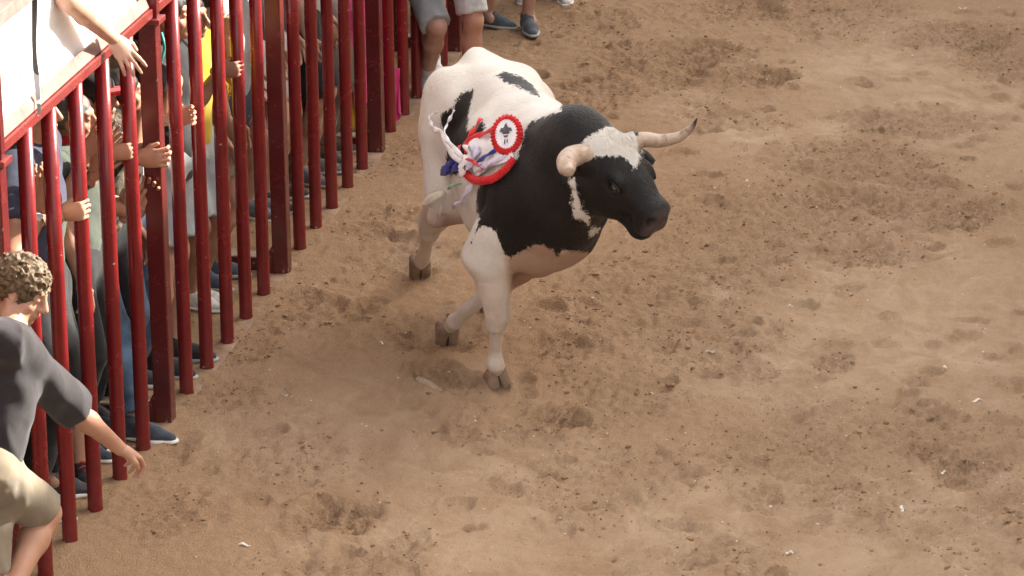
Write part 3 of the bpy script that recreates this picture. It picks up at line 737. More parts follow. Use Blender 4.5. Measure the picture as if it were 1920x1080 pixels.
edge = math2('ADD', A('black'), math2('MULTIPLY', math2('SUBTRACT', n1.outputs[0], .5), .050))
edge = math2('ADD', edge, math2('MULTIPLY', math2('SUBTRACT', n4.outputs[0], .5), .030))
edge = math2('ADD', edge, math2('MULTIPLY', math2('SUBTRACT', n3.outputs[0], .5), .026))
mask = N(t, 'ShaderNodeMapRange'); mask.inputs[1].default_value = -.0025; mask.inputs[2].default_value = .0025; t.links.new(edge, mask.inputs[0])
white = ramp(t, n2.outputs[0], [(.3, (.62, .56, .485)), (.6, (.69, .645, .59))]).outputs[0]
white = mixc(t, .25, white, ramp(t, n3.outputs[0], [(.3, (.46, .395, .33)), (.7, (.76, .73, .69))]).outputs[0])
white = mixc(t, math2('MULTIPLY', A('pink'), .4), white, (.50, .29, .20))
geo = t.nodes.new('ShaderNodeNewGeometry'); sx = t.nodes.new('ShaderNodeSeparateXYZ'); t.links.new(geo.outputs['Position'], sx.inputs[0])
low = N(t, 'ShaderNodeMapRange'); low.inputs[1].default_value = .62; low.inputs[2].default_value = .05; t.links.new(sx.outputs[2], low.inputs[0])
dirt = math2('MULTIPLY', low.outputs[0], ramp(t, n4.outputs[0], [(.3, (.35,)*3), (.75, (1,)*3)]).outputs[0])
white = mixc(t, math2('MULTIPLY', dirt, .40), white, (.42, .265, .165))
white = mixc(t, math2('MULTIPLY', A('chest_tan'), .8), white, (.33, .185, .115)); white = mixc(t, math2('MULTIPLY', A('sheath'), .85), white, (.22, .10, .055)); white = mixc(t, math2('MULTIPLY', A('scuff'), .55), white, (.40, .25, .18))
black = ramp(t, n3.outputs[0], [(.3, (.005, .0045, .0045)), (.75, (.014, .012, .0115))]).outputs[0]
black = mixc(t, ramp(t, n2.outputs[0], [(.4, (0,)*3), (.75, (.5,)*3)]).outputs[0], black, (.022, .014, .010))
black = mixc(t, math2('MULTIPLY', A('muzzle'), .8), black, (.085, .060, .056)); black = mixc(t, A('nostril'), black, (.006, .004, .004))
t.links.new(mixc(t, mask.outputs[0], white, black), b.inputs['Base Color'])
rr = mixc(t, mask.outputs[0], (.62,)*3, (.55,)*3); t.links.new(rr, b.inputs['Roughness'])
b.inputs['Sheen Weight'].default_value = .03; b.inputs['Sheen Roughness'].default_value = .4
hsum = math2('ADD', math2('MULTIPLY', n3.outputs[0], .35), n1.outputs[0])
bump(t, b, hsum, .55, .011)
me.materials.append(m)
body = link(bpy.data.objects.new('body', me), bull)

# short hair standing off the hide: tapered blades that take the coat colour of the spot they grow from
hr = np.random.default_rng(8); nq = len(bf); ctr = bv[bf].mean(1); head_w = np.clip(whead[bf[:, 0]]+6, 0, 14)/14*(is_head[bf[:, 0]] & facing[bf[:, 0]])
okf = (loc[bf[:, 0], 2] > .30) & (hb_c[bf[:, 0]] < .34); pf_ = np.where(okf, 1.+1.2*head_w, 0); pf_ /= pf_.sum()
pick = hr.choice(nq, 60000, p=pf_); wq = hr.dirichlet((1, 1, 1, 1), len(pick)); root = (bv[bf[pick]]*wq[..., None]).sum(1); nr = (vn[bf[pick]]*wq[..., None]).sum(1); nr /= np.linalg.norm(nr, axis=1)[:, None]+1e-9
hw = head_w[pick]; onhead = (np.linalg.norm(root-Hd(0, .16, -.06), axis=1) < .26)
flow = np.where(onhead[:, None], hb_*1.0, -bh*.75-FZ*.8) + hr.normal(0, .28, (len(pick), 3))+.5*np.stack([vnoise3(root*7, i) for i in range(3)], 1); flow -= nr*(flow*nr).sum(1)[:, None]; flow /= np.linalg.norm(flow, axis=1)[:, None]+1e-9
ln_ = hr.uniform(.009, .018, len(pick))*(1+1.3*hw*hr.random(len(pick))); sdv = np.cross(flow, nr)*(hr.uniform(.0011, .0019, len(pick)))[:, None]
lift = (.10+.16*hw*hr.random(len(pick)))[:, None]
mid_ = root+(flow*.55+nr*lift*.5)*ln_[:, None]; tip_ = root+(flow+nr*lift*.55)*ln_[:, None]
HV = np.stack([root-sdv-nr*.001, root+sdv-nr*.001, mid_+sdv*.8, tip_, mid_-sdv*.8], 1).reshape(-1, 3); k0 = np.arange(len(pick))*5
HQ = np.concatenate([np.stack([k0, k0+1, k0+2, k0+4], 1)]); HT = np.stack([k0+4, k0+2, k0+3], 1)
hm = bpy.data.meshes.new('coat_hair'); hm.from_pydata((HV-world_loc(bull)).tolist(), [], HQ.tolist()+HT.tolist()); hm.polygons.foreach_set('use_smooth', [False]*len(hm.polygons)); hm.update()
for nm in ('black', 'muzzle', 'chest_tan', 'sheath', 'scuff', 'nostril', 'pink'):
    src = np.empty(len(bv), np.float32); me.attributes[nm].data.foreach_get('value', src); add_attr(hm, nm, np.repeat(src[bf[pick, 0]], 5))
hm.materials.append(m); tag(link(bpy.data.objects.new('coat_hair', hm), bull), kind='stuff')

# ---- horns, eyes, hooves
from mathutils.bvhtree import BVHTree
BVH = BVHTree.FromPolygons([tuple(q) for q in bv], [tuple(q) for q in bf])
def depth_of(P): return float((np.asarray(P)-CO) @ fw)
def atd(x, y, d): return CO + ray(x, y)*d
def hit(x, y):
    r = BVH.ray_cast(Vector(CO), Vector(nrm(ray(x, y))))
    if r[0] is None: return None, None
    n = np.array(r[1]); return np.array(r[0]), (n if n @ ray(x, y) < 0 else -n)
def smooth_path(P, n):
    P = [np.array(p, float) for p in P]; P = [2*P[0]-P[1]]+P+[2*P[-1]-P[-2]]; out = []
    for i in range(1, len(P)-2):
        for s in np.linspace(0, 1, n, endpoint=False):
            a, b_, c, d = P[i-1:i+3]
            out.append(.5*((2*b_)+(c-a)*s+(2*a-5*b_+4*c-d)*s*s+(3*b_-a-3*c+d)*s**3))
    return out+[P[-2]]
m, t, b = new_mat('horn', .45, .45); co = obj_co(t); at_ = N(t, 'ShaderNodeAttribute', attribute_name='tip')
n1 = noise(t, 22, 5, co, .6, .6); n2 = noise(t, 70, 3, co)
c = ramp(t, n1.outputs[0], [(.28, (.16, .09, .06)), (.42, (.40, .28, .20)), (.75, (.56, .45, .36))]).outputs[0]
c = mixc(t, ramp(t, at_.outputs['Fac'], [(.74, (0,)*3), (.93, (1,)*3)]).outputs[0], c, (.035, .022, .016))
t.links.new(c, b.inputs['Base Color']); bump(t, b, n1.outputs[0], .35, .008); HORN = m
d0 = depth_of(Hd(.10, .03, -.06)); d1 = depth_of(Hd(-.10, .03, -.06))
def horn(path, radii, tip=1.):
    P = smooth_path(path, 6); R = np.interp(np.linspace(0, 1, len(P)), np.linspace(0, 1, len(radii)), radii)
    mb = MB(); mb.tube(P, list(R), 20); o = mb.build('horn', HORN, bull, True)
    add_attr(o.data, 'tip', np.repeat(np.linspace(0, tip, len(P)), 20)); return o
horn([Hd(.10, .03, -.06), atd(1205, 262, d0+.03), atd(1238, 264, d0+.05), atd(1272, 257, d0+.05), atd(1296, 240, d0+.03), atd(1307, 222, d0+.0)], [.037, .035, .030, .023, .0145, .003])
horn([Hd(-.10, .03, -.06), atd(1092, 291, d1-.035), atd(1072, 294, d1-.085), atd(1063, 303, d1-.15), atd(1063, 314, d1-.22), atd(1068, 323, d1-.28)], [.044, .047, .048, .046, .040, .020], .76)
EYE = plain('bull_eye', (.008, .005, .004), .22, .6, .1, 20, 0)
for s in (-1, 1):
    P, Fc = Field(.004).ell(Hd(.099*s, .198, -.048), (.024, .027, .022), RH, 0).mesh(0); mesh_obj('eye', P, Fc, EYE, bull)
LID = plain('eyelid_skin', (.010, .008, .0075), .6, .5, .2, 40)
for s in (-1, 1):
    c0 = Hd(.109*s, .198, -.046); mb = MB()
    mb.tube([c0 + hb_*.031*math.cos(q) + hn_*(.019*math.sin(q)) - ha_*s*.006*abs(math.cos(q)) for q in np.linspace(-.1, math.pi+.1, 11)], .0075, 8)
    mb.build('eyelid', LID, bull, True)
HOOF = plain('hoof_horn', (.19, .12, .078), .6, .35, .4, 24, .4)
def hoof(J, fwd):
    c = J[-1]; fwd = nrm(fwd); side = nrm(np.cross(FZ, fwd)); dn = nrm(np.array(J[-1])-np.array(J[-2]))
    f2 = Field(.005)
    for s in (-1, 1):
        f2.cone(c+side*s*.024+fwd*.004, c+side*s*.029+fwd*.050+dn*.050, .031, .025, .012)
        f2.cone(c+side*s*.026-fwd*.03+dn*.03, c+side*s*.029+fwd*.045+dn*.054, .023, .024, .012)
    f2.cone(c+dn*.02-fwd*.03, c+dn*.09+fwd*.09, .005, .009, .004, '-')
    V, Fc = f2.mesh(1); o = mesh_obj('hoof', V, Fc, HOOF, bull)
    V, Fc = Field(.004).cone(c+fwd*.024+dn*.0, c+fwd*.066+dn*.052, .006, .0085, 0, sq=(side, .8)).mesh(0); mesh_obj('cleft', V, Fc, plain('cleft_shade', (.035, .02, .014), .9, .1, .2, 30), o); return o  # dark wedge laid in the slit, its shade put in as colour
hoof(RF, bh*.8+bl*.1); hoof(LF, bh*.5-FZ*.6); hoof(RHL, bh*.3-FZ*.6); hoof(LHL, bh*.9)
for J, fwd in ((RF, bh), (LF, bh*.7-FZ*.5), (RHL, bh*.5-FZ*.5)):     # dew claws
    for s in (-1, 1):
        c = J[-2]-nrm(fwd)*.036+bl*s*.022; V, Fc = Field(.004).ell(c, (.010, .010, .014), None, 0).mesh(0); mesh_obj('dew_claw', V, Fc, HOOF, bull)

# ------------------------------------------------------------------ the rosette and ribbons on its flank
ros = empty('ribbon_rosette', hit(930, 280)[0], 'red and white show rosette with pennant and streamers on the running animal\'s flank', 'rosette')
R_RED = cloth((.62, .022, .025), .7, 'red_ribbon', .12, 40); R_WHITE = cloth((.80, .76, .76), .7, 'white_ribbon', .08, 30); R_LAV = cloth((.62, .55, .70), .7, 'lavender_ribbon', .1, 30)
R_BLUE = cloth((.045, .045, .30), .7, 'blue_ribbon', .2, 40); R_GREEN = cloth((.33, .52, .36), .8, 'pale_green_ribbon', .1, 30); R_INK = plain('grey_print', (.10, .09, .10), .8, .2, .5, 60, 0); R_CREAM = cloth((.74, .68, .56), .7, 'cream_ribbon', .1, 30)
_last = [None]
def surf(x, y, off):
    p, n = hit(x, y)
    if p is None:
        p = atd(x, y, depth_of(_last[0]) if _last[0] is not None else 17.6); n = -nrm(ray(x, y))
    _last[0] = p
    return p + n*off, n
def ribbon(name, pts, w, mat, off=.012, wob=.006, parent=ros, n=5):
    """pts: (x, y[, offset]) along the strip, w: width in metres or list"""
    C = []; NN = []
    for q in pts:
        p, nn_ = surf(q[0], q[1], q[2] if len(q) > 2 else off); C.append(p); NN.append(nn_)
    Cs = smooth_path(C, n); Ns = smooth_path(NN, n); k = len(Cs)
    W = np.interp(np.linspace(0, 1, k), np.linspace(0, 1, len(w)), w) if not np.isscalar(w) else [w]*k
    V = []; Fc = []
    for i, (c, nn_) in enumerate(zip(Cs, Ns)):
        tn = nrm(np.array(Cs[min(i+1, k-1)])-np.array(Cs[max(i-1, 0)])); nn_ = nrm(nn_); sd_ = nrm(np.cross(tn, nn_)); nn_ = np.cross(sd_, tn)
        rows = []
        for j in range(5):
            s = j/2-1; rows.append(c + sd_*s*W[i]/2 + nn_*(wob*math.sin(i*1.1+s*1.7)+.004*(1-s*s)))
        V += rows + [q-nn_*.0022 for q in rows]
    for i in range(k-1):
        a = i*10; b2 = a+10
        for j in range(4):
            Fc.append([a+j, a+j+1, b2+j+1, b2+j]); Fc.append([a+5+j, b2+5+j, b2+6+j, a+6+j])
        Fc.append([a, b2, b2+5, a+5]); Fc.append([a+4, a+9, b2+9, b2+4])
    Fc += [[0, 5, 6, 1], [1, 6, 7, 2], [2, 7, 8, 3], [3, 8, 9, 4]]
    e = (k-1)*10; Fc += [[e+1, e+6, e+5, e], [e+2, e+7, e+6, e+1], [e+3, e+8, e+7, e+2], [e+4, e+9, e+8, e+3]]
    return mesh_obj(name, V, Fc, mat, parent, True)
def ruffle(name, pts, w, mat, off=.02, parent=ros, closed=False, per=.016):
    """gathered frill running along a path: zigzag depth"""
    P, NN = [], []
    for q in pts:
        if np.isscalar(q[0]): p, nn_ = surf(q[0], q[1], off)
        else: p, nn_ = q
        P.append(p); NN.append(nn_)
    Ps = smooth_path(P, 8); Ns = smooth_path(NN, 8)
    L = np.concatenate([[0], np.cumsum(np.linalg.norm(np.diff(np.array(Ps), axis=0), axis=1))]); k = max(int(L[-1]/per*4), 12)
    ss = np.linspace(0, L[-1], k); Pi = np.stack([np.interp(ss, L, np.array(Ps)[:, i]) for i in range(3)], 1); Ni = np.stack([np.interp(ss, L, np.array(Ns)[:, i]) for i in range(3)], 1)
    V = []; Fc = []
    for i in range(k):
        tn = nrm(Pi[min(i+1, k-1)]-Pi[max(i-1, 0)]); nn_ = nrm(Ni[i]); sd_ = nrm(np.cross(tn, nn_))
        a = [0, .010, 0, -.006][i % 4]+RNG.normal(0, .0015)
        for s, l_ in ((-1, .2), (-.35, .8), (.35, .8), (1, .5)):
            V.append(Pi[i]+sd_*s*w/2*(1+.14*[0, 1, 0, -1][i % 4])+nn_*(a*l_+.012*(1-s*s)))
        V += [V[-4]-nn_*.010, V[-1]-nn_*.010]
    for i in range(k-1):
        a = i*6; c = a+6
        for x, y in ((0, 1), (1, 2), (2, 3), (3, 5), (5, 4), (4, 0)): Fc.append([a+x, a+y, c+y, c+x])
    return mesh_obj(name, V, Fc, mat, parent, True)
def cloth_quad(name, corners, mat, off=.02, amp=.008, parent=ros, n=12):
    V = []; Fc = []
    for j in range(n+1):
        for i in range(n+1):
            a, b2 = i/n, j/n
            x = (corners[0][0]*(1-a)+corners[1][0]*a)*(1-b2)+(corners[3][0]*(1-a)+corners[2][0]*a)*b2
            y = (corners[0][1]*(1-a)+corners[1][1]*a)*(1-b2)+(corners[3][1]*(1-a)+corners[2][1]*a)*b2
            p, nn_ = surf(x, y, off); V.append(p+nn_*(amp*math.sin(a*9+b2*4)+amp*.7*math.sin(b2*11-a*5)))
    o = len(V); V += [q-nrm(CO-q)*.004 for q in V]
    for j in range(n):
        for i in range(n):
            a = j*(n+1)+i; Fc.append([a, a+n+1, a+n+2, a+1]); Fc.append([o+a, o+a+1, o+a+n+2, o+a+n+1])
    return mesh_obj(name, V, Fc, mat, parent, True)
# pennant cloth with red trim
cloth_quad('pennant', [(886, 266), (945, 248), (968, 298), (896, 332)], R_WHITE, .020, .007)
ribbon('red_trim', [(884, 268, .03), (915, 256, .032), (944, 246, .034)], .028, R_RED, .03)
ribbon('red_trim', [(906, 226, .015), (896, 246, .022), (886, 268, .032), (884, 292, .032), (880, 306, .03)], [.020, .034, .034, .030, .022], R_RED)
ruffle('red_frill', [(878, 322), (890, 334), (908, 339), (930, 336), (952, 319), (968, 300)], .034, R_RED, .022)
ribbon('red_trim', [(868, 276, .02), (874, 295, .028), (872, 318, .024)], .024, R_RED)
ribbon('blue_stripe', [(908, 308, .034), (925, 296, .036), (944, 284, .034)], [.012, .022, .010], R_BLUE)
ribbon('lavender_fold', [(886, 318, .036), (900, 298, .040), (908, 278, .036)], [.03, .05, .03], R_LAV, wob=.010)
ribbon('red_streak', [(888, 300, .042), (905, 308, .042), (918, 318, .038)], [.010, .018, .008], R_RED)
ribbon('lavender_fold', [(905, 326, .034), (930, 312, .038), (955, 298, .034)], [.012, .028, .012], R_LAV)
ribbon('white_fold', [(877, 330, .03), (884, 312, .046), (892, 292, .044), (884, 274, .034)], [.03, .055, .04, .02], R_WHITE, wob=.012)
# round medal with frilled rim
mc, mn = surf(957, 261, .035); mn = nrm(mn*.45+nrm(CO-mc)*.55)
ex = nrm(rt-mn*(rt @ mn)); ey = np.cross(mn, ex); ey = ey if ey @ up > 0 else -ey
RX, RY = .056, .076
ruffle('red_frill', [(mc+ex*RX*math.cos(q)+ey*RY*math.sin(q), mn) for q in np.linspace(0, 2*math.pi, 25)], .034, R_RED, per=.014)
mb = MB(); K = 28
ring = [mc+mn*.010+ex*RX*.90*math.cos(q)+ey*RY*.90*math.sin(q) for q in np.linspace(0, 2*math.pi, K, endpoint=False)]
mb.add([mc+mn*.012]+ring+[q-mn*.008 for q in ring], [[0, 1+i, 1+(i+1) % K] for i in range(K)]+[[1+i, 1+K+i, 1+K+(i+1) % K, 1+(i+1) % K] for i in range(K)])
face = mb.build('medal_face', R_WHITE, ros)
def emblem(shape):
    P = [mc+mn*.0165+ex*x*RX+ey*y*RY for x, y in shape]; n_ = len(P); mb = MB()
    mb.add(P+[q-mn*.0012 for q in P], [list(range(n_))]+[[i, n_+i, n_+(i+1) % n_, (i+1) % n_] for i in range(n_)]); mb.build('printed_emblem', R_INK, face)
emblem([(-.52, .12), (-.40, .36), (-.22, .34), (-.12, .50), (.02, .66), (.10, .50), (.16, .36), (.42, .34), (.50, .12), (.30, .16), (.26, -.02), (-.24, -.04), (-.36, .10)])
emblem([(-.20, -.12), (.18, -.10), (.12, -.22), (-.12, -.24)]); emblem([(-.12, -.36), (-.04, -.34), (-.06, -.66), (-.16, -.62)]); emblem([(.08, -.34), (.16, -.36), (.14, -.56), (.06, -.58)])
# streamers
ribbon('white_streamer', [(880, 300, .03), (866, 280, .05), (857, 262, .06), (854, 240, .05), (857, 222, .045), (860, 207, .03)], [.03, .030, .022, .014, .016, .006], R_WHITE, wob=.004)
ribbon('white_streamer', [(878, 308, .03), (862, 286, .055), (849, 256, .06), (836, 242, .06), (824, 230, .05), (821, 220, .045), (830, 211, .03)], [.03, .030, .02, .026, .016, .010, .006], R_WHITE, wob=.004)
ribbon('blue_streamer', [(868, 312, .02), (856, 314, .025), (844, 319, .025), (836, 326, .02)], [.045, .055, .050, .016], R_BLUE, wob=.012)
ribbon('blue_streamer', [(862, 300, .02), (852, 312, .03), (848, 326, .02)], [.02, .04, .012], R_BLUE, wob=.010)
ribbon('pale_streamer', [(893, 336, .02), (890, 352, .03), (880, 366, .03), (874, 382, .02)], [.02, .030, .022, .006], R_LAV)
ribbon('green_streamer', [(846, 353, .02), (858, 348, .03), (872, 343, .02)], [.008, .018, .008], R_GREEN)
ribbon('cream_streamer', [(804, 378, .04), (818, 370, .05), (832, 364, .05), (843, 359, .04)], [.016, .040, .036, .022], R_CREAM, wob=.003)
ribbon('lavender_streamer', [(852, 386, .02), (864, 380, .03), (880, 375, .02)], [.006, .018, .008], R_LAV)
ribbon('cream_streamer', [(829, 398, .03), (832, 388, .03), (833, 380, .03)], [.005, .010, .006], R_CREAM)

# ================================================================== PEOPLE
def two_bone(a, c, l1, l2, pole):
    a, c = np.array(a, float), np.array(c, float); d = c-a; L = np.linalg.norm(d); dn = d/(L+1e-9)
    L2 = min(L, (l1+l2)*.999)
    x = (l1*l1-l2*l2+L2*L2)/(2*L2); h = math.sqrt(max(l1*l1-x*x, 0)); pl = np.array(pole, float); pl = nrm(pl-dn*(pl @ dn))
    return a+dn*x+pl*h
def hand_prims(f, wrist, d, n, thumb, curl=(.3, .3, .2), sc=1.0, spread=.12, tcurl=.5):
    """d: along the fingers, n: the way the palm faces, thumb: towards the thumb side"""
    d = nrm(d); n = nrm(n-d*(n @ d)); tv = nrm(thumb-d*(thumb @ d)-n*(thumb @ n)); w = np.array(wrist, float)
    R = np.array([d, tv, n])
    f.ell(w+d*.045*sc, (.052*sc, .041*sc, .0165*sc), R, .01)
    f.ell(w+d*.07*sc, (.03*sc, .042*sc, .014*sc), R, .01)
    f.cone(w-d*.03*sc, w+d*.03*sc, .025*sc, .026*sc, .02, sq=(n, .75))
    lens = [(.040, .026, .020), (.045, .029, .022), (.042, .027, .021), (.033, .020, .018)]
    for i, ls in enumerate(lens):
        off = (1.5-i)*.0205*sc; p = w+d*.086*sc*(1-.02*abs(i-1.2))+tv*off-n*.002
        ang = 0; base = nrm(d+tv*(1.5-i)*spread)
        for j, l in enumerate(ls):
            ang += curl[j]*(1+.08*i); dd = base*math.cos(ang)+n*math.sin(ang)
            q = p+dd*l*sc; f.cone(p, q, (.0098-.0011*j)*sc, (.0090-.0012*j)*sc, .004); p = q
    p = w+d*.022*sc+tv*.026*sc+n*.006; dd = nrm(d*.75+tv*.6+n*.3*tcurl*2)
    q = p+dd*.042*sc; f.cone(w+d*.012*sc+tv*.012*sc, p, .019*sc, .016*sc, .01); f.cone(p, q, .0135*sc, .0115*sc, .006)
    dd = nrm(d*.85+tv*(.25-.5*tcurl)+n*tcurl); r = q+dd*.030*sc; f.cone(q, r, .0112*sc, .0088*sc, .004)
def wrinkles(seed, amp=.007, fr=9.):
    o = np.array([seed*3.7, seed*1.9, seed*2.3])
    def fn(P):
        Q = P*fr+o
        Q = Q*np.array([1., 1., .55]) + np.stack([Q[..., 2]*.35, Q[..., 2]*.2, Q[..., 0]*.2], -1)
        n = vnoise3(Q); n2 = vnoise3(Q*2.3+n[..., None]*.8, 1); n3 = vnoise3(Q*.45, 3)
        return (amp*(np.abs(n)*1.6-.5) + amp*.45*n2 + amp*.5*n3).astype(np.float32)
    return fn
_seed = [0]
SHOE_SOLE = plain('shoe_rubber', (.72, .70, .66), .6, .4, .12, 30); SOLE_GREY = plain('grey_sole_rubber', (.33, .33, .32), .6, .4, .12, 30)
def shoe(parent, ankle, dirf, mat, sole=None, sc=1.0, upv=None, pitch=0., high=0.0, lace=None):
    sole = sole or SHOE_SOLE; upv = FZ if upv is None else nrm(upv); d = nrm(dirf-upv*(dirf @ upv)); side = np.cross(upv, d)
    a = np.array(ankle, float); heel = a-d*.045*sc-upv*.072*sc; toe = a+d*.165*sc-upv*.080*sc; ball = a+d*.10*sc-upv*.078*sc
    f = Field(.0055)
    f.cone(heel+upv*.022*sc, ball+upv*.018*sc, .036*sc, .041*sc, .02); f.cone(ball+upv*.016*sc, toe+upv*.010*sc, .041*sc, .030*sc, .02)
    f.cone(heel+upv*.03*sc+d*.01, a+upv*(.0+high)-d*.012, .036*sc, .041*sc, .03); f.cone(a-upv*.005, ball+upv*.035*sc, .036*sc, .026*sc, .03)
    f.plane(heel+upv*.004, -upv)
    V, F = f.mesh(1); up_ = mesh_obj('shoe', V, F, mat, parent)
    f = Field(.0055); f.cone(heel+upv*.006*sc, ball+upv*.004*sc, .041*sc, .048*sc, .01, sq=(upv, .36)); f.cone(ball+upv*.004*sc, toe+upv*.005*sc+d*.004, .048*sc, .036*sc, .01, sq=(upv, .36))
    V, F = f.mesh(1); mesh_obj('sole', V, F, sole, up_)
    if lace is not None:
        mb = MB()
        for k in range(4):
            c = a+d*(.035+.02*k)*sc+upv*(.018-.016*k)*sc; mb.tube([c-side*.026*sc, c+upv*.012*sc, c+side*.026*sc], .0035, 6)
        mb.build('lace', lace, up_, True)
    return up_
def person(label, base, face, H=1.75, look=None, top=None, bottom=None, sk=(.40, .22, .145), hair=None, hair_kind='short', group=None,
           arms=(None, None), feet=(None, None), hips=None, chest=None, headc=None, headdir=None, shoes=((.05, .05, .06), None), socks=None, extras=None, voxel=.0105, wr=1.0, lace=None, sleeve=.62, build=1.0, hat=None, loose=0.):
    """base: ground point; face: direction; arms: dicts for (left, right); feet: ankle points or None; joints are world points"""
    _seed[0] += 1; sd_ = _seed[0]
    k = H/1.75; base = np.array(base, float); fd = nrm([face[0], face[1], 0]); lf = np.cross(FZ, fd)
    root = empty('person', base, label, 'person', group)
    hp = base+FZ*.93*k if hips is None else np.array(hips, float)
    ch = hp+FZ*.33*k+fd*.01 if chest is None else np.array(chest, float)
    sp = nrm(ch-hp); nb = ch+sp*.19*k
    hc = nb+sp*.135*k+fd*.025*k if headc is None else np.array(headc, float)
    hd_ = fd if headdir is None else nrm(headdir); hu = nrm(sp*.4+FZ*.6); hu = nrm(hu-hd_*(hu @ hd_)); hl = np.cross(hu, hd_)
    cf = nrm(fd-sp*(fd @ sp)); cl = np.cross(sp, cf)
    sh = [ch+sp*.135*k+cl*.175*k*build, ch+sp*.135*k-cl*.175*k*build]
    hj = [hp-FZ*.03*k+cl*.088*k, hp-FZ*.03*k-cl*.088*k]
    skm = skin(sk); f = Field(voxel)
    # torso
    f.cone(hp, ch, .125*k*build, .145*k*build, .05, sq=(cf, .70)); f.cone(ch, ch+sp*.09*k, .145*k*build, .12*k, .05, sq=(cf, .68)); f.cone(sh[0], sh[1], .06*k, .06*k, .05)
    f.cone(hj[0]+FZ*.02, hj[1]+FZ*.02, .10*k, .10*k, .05); f.cone(nb-sp*.03, hc-hu*.06*k-hd_*.012, .058*k, .054*k, .03)
    # head
    RHd = np.array([hl, hd_, hu]); c = hc; K = k
    f.ell(c+hu*.022*K-hd_*.012*K, (.074*K, .093*K, .090*K), RHd, .02); f.ell(c-hu*.05*K+hd_*.028*K, (.055*K, .058*K, .058*K), RHd, .03)
    f.ell(c-hu*.088*K+hd_*.062*K, (.024*K, .02*K, .018*K), RHd, .02)
    hands = []; elb = []; wrs = []
    for i in (0, 1):
        s = 1 if i == 0 else -1; a = arms[i]
        if a is None:
            e = sh[i]+cl*s*.06*k-FZ*.28*k+cf*.0; w = e-FZ*.24*k+cf*.07; dh = nrm(w-e); pn = -cl*s; th = cf; cu = (.35, .4, .3)
        else:
            w = np.array(a['wrist'], float); pole = np.array(a.get('pole', -FZ*1.0+cl*s*.3), float)
            e = np.array(a['elbow'], float) if 'elbow' in a else two_bone(sh[i], w, .285*k, .25*k, pole)
            dh = a.get('dir', nrm(w-e)); pn = a.get('palm', -cl*s); th = a.get('thumb', FZ); cu = a.get('curl', (.25, .3, .2))
        elb.append(e); wrs.append(w)
        f.cone(sh[i], e, .050*k*build, .041*k*build, .03); f.cone(e, e+(w-e)*.35, .043*k*build, .042*k*build, .02); f.cone(e+(w-e)*.35, w, .042*k*build, .027*k, .02)
        hf = Field(.0045); hand_prims(hf, w, np.array(dh, float), np.array(pn, float), np.array(th, float), cu, sc=1.02*k, tcurl=(a or {}).get('tcurl', .4), spread=(a or {}).get('spread', .10)); hands.append(hf.mesh(1))
    kn = []; an = []
    for i in (0, 1):
        s = 1 if i == 0 else -1
        if feet[i] is None: A_ = base+cl*s*.10*k-cf*.02+FZ*.09*k; A_[2] = .09*k
        else: A_ = np.array(feet[i]['ankle'], float)
        kp = np.array(feet[i]['knee'], float) if feet[i] and 'knee' in feet[i] else two_bone(hj[i], A_, .43*k, .41*k, fd+cl*s*.1)
        kn.append(kp); an.append(A_)
        f.cone(hj[i], kp, .080*k*build, .054*k, .04); f.cone(kp, kp+(A_-kp)*.35, .054*k, .055*k, .03); f.cone(kp+(A_-kp)*.35, A_, .054*k, .036*k, .03); f.cone(A_, A_-FZ*.03*k+fd*.05*k, .036*k, .03*k, .02)
    # face details on a finer grid
    ff = Field(.0055)
    ff.ell(c+hu*.022*K-hd_*.012*K, (.075*K, .094*K, .091*K), RHd, .02); ff.ell(c-hu*.05*K+hd_*.028*K, (.056*K, .059*K, .059*K), RHd, .03)
    ff.ell(c-hu*.088*K+hd_*.064*K, (.024*K, .02*K, .018*K), RHd, .02)
    ff.ell(c+hu*.034*K+hd_*.070*K, (.05*K, .018*K, .014*K), RHd, .015)
    for s in (-1, 1):
        ff.ell(c+hl*s*.033*K+hu*.010*K+hd_*.086*K, (.017*K, .012*K, .010*K), RHd, .01, '-'); ff.ell(c+hl*s*.032*K+hu*.009*K+hd_*.074*K, (.013*K, .011*K, .010*K), RHd, .004)
        ff.ell(c+hl*s*.045*K-hu*.025*K+hd_*.055*K, (.024*K, .022*K, .02*K), RHd, .02)
        ff.ell(c+hl*s*.077*K-hu*.008*K-hd_*.010*K, (.010*K, .019*K, .031*K), RHd, .008); ff.ell(c+hl*s*.086*K-hu*.004*K-hd_*.006*K, (.006*K, .010*K, .017*K), RHd, .006, '-')
    ff.cone(c+hu*.020*K+hd_*.086*K, c-hu*.022*K+hd_*.108*K, .009*K, .014*K, .012); ff.ell(c-hu*.028*K+hd_*.094*K, (.019*K, .014*K, .010*K), RHd, .008)
    ff.ell(c-hu*.052*K+hd_*.086*K, (.024*K, .012*K, .0065*K), RHd, .006); ff.ell(c-hu*.063*K+hd_*.084*K, (.020*K, .011*K, .0065*K), RHd, .006)
    ff.cone(c-hu*.05*K-hd_*.012*K, nb-sp*.01, .050*K, .055*K, .03)
    parts = [f.mesh(1), ff.mesh(1)]+hands
    V, F = join_meshes(parts); mesh_obj('body', V, F, skm, root)
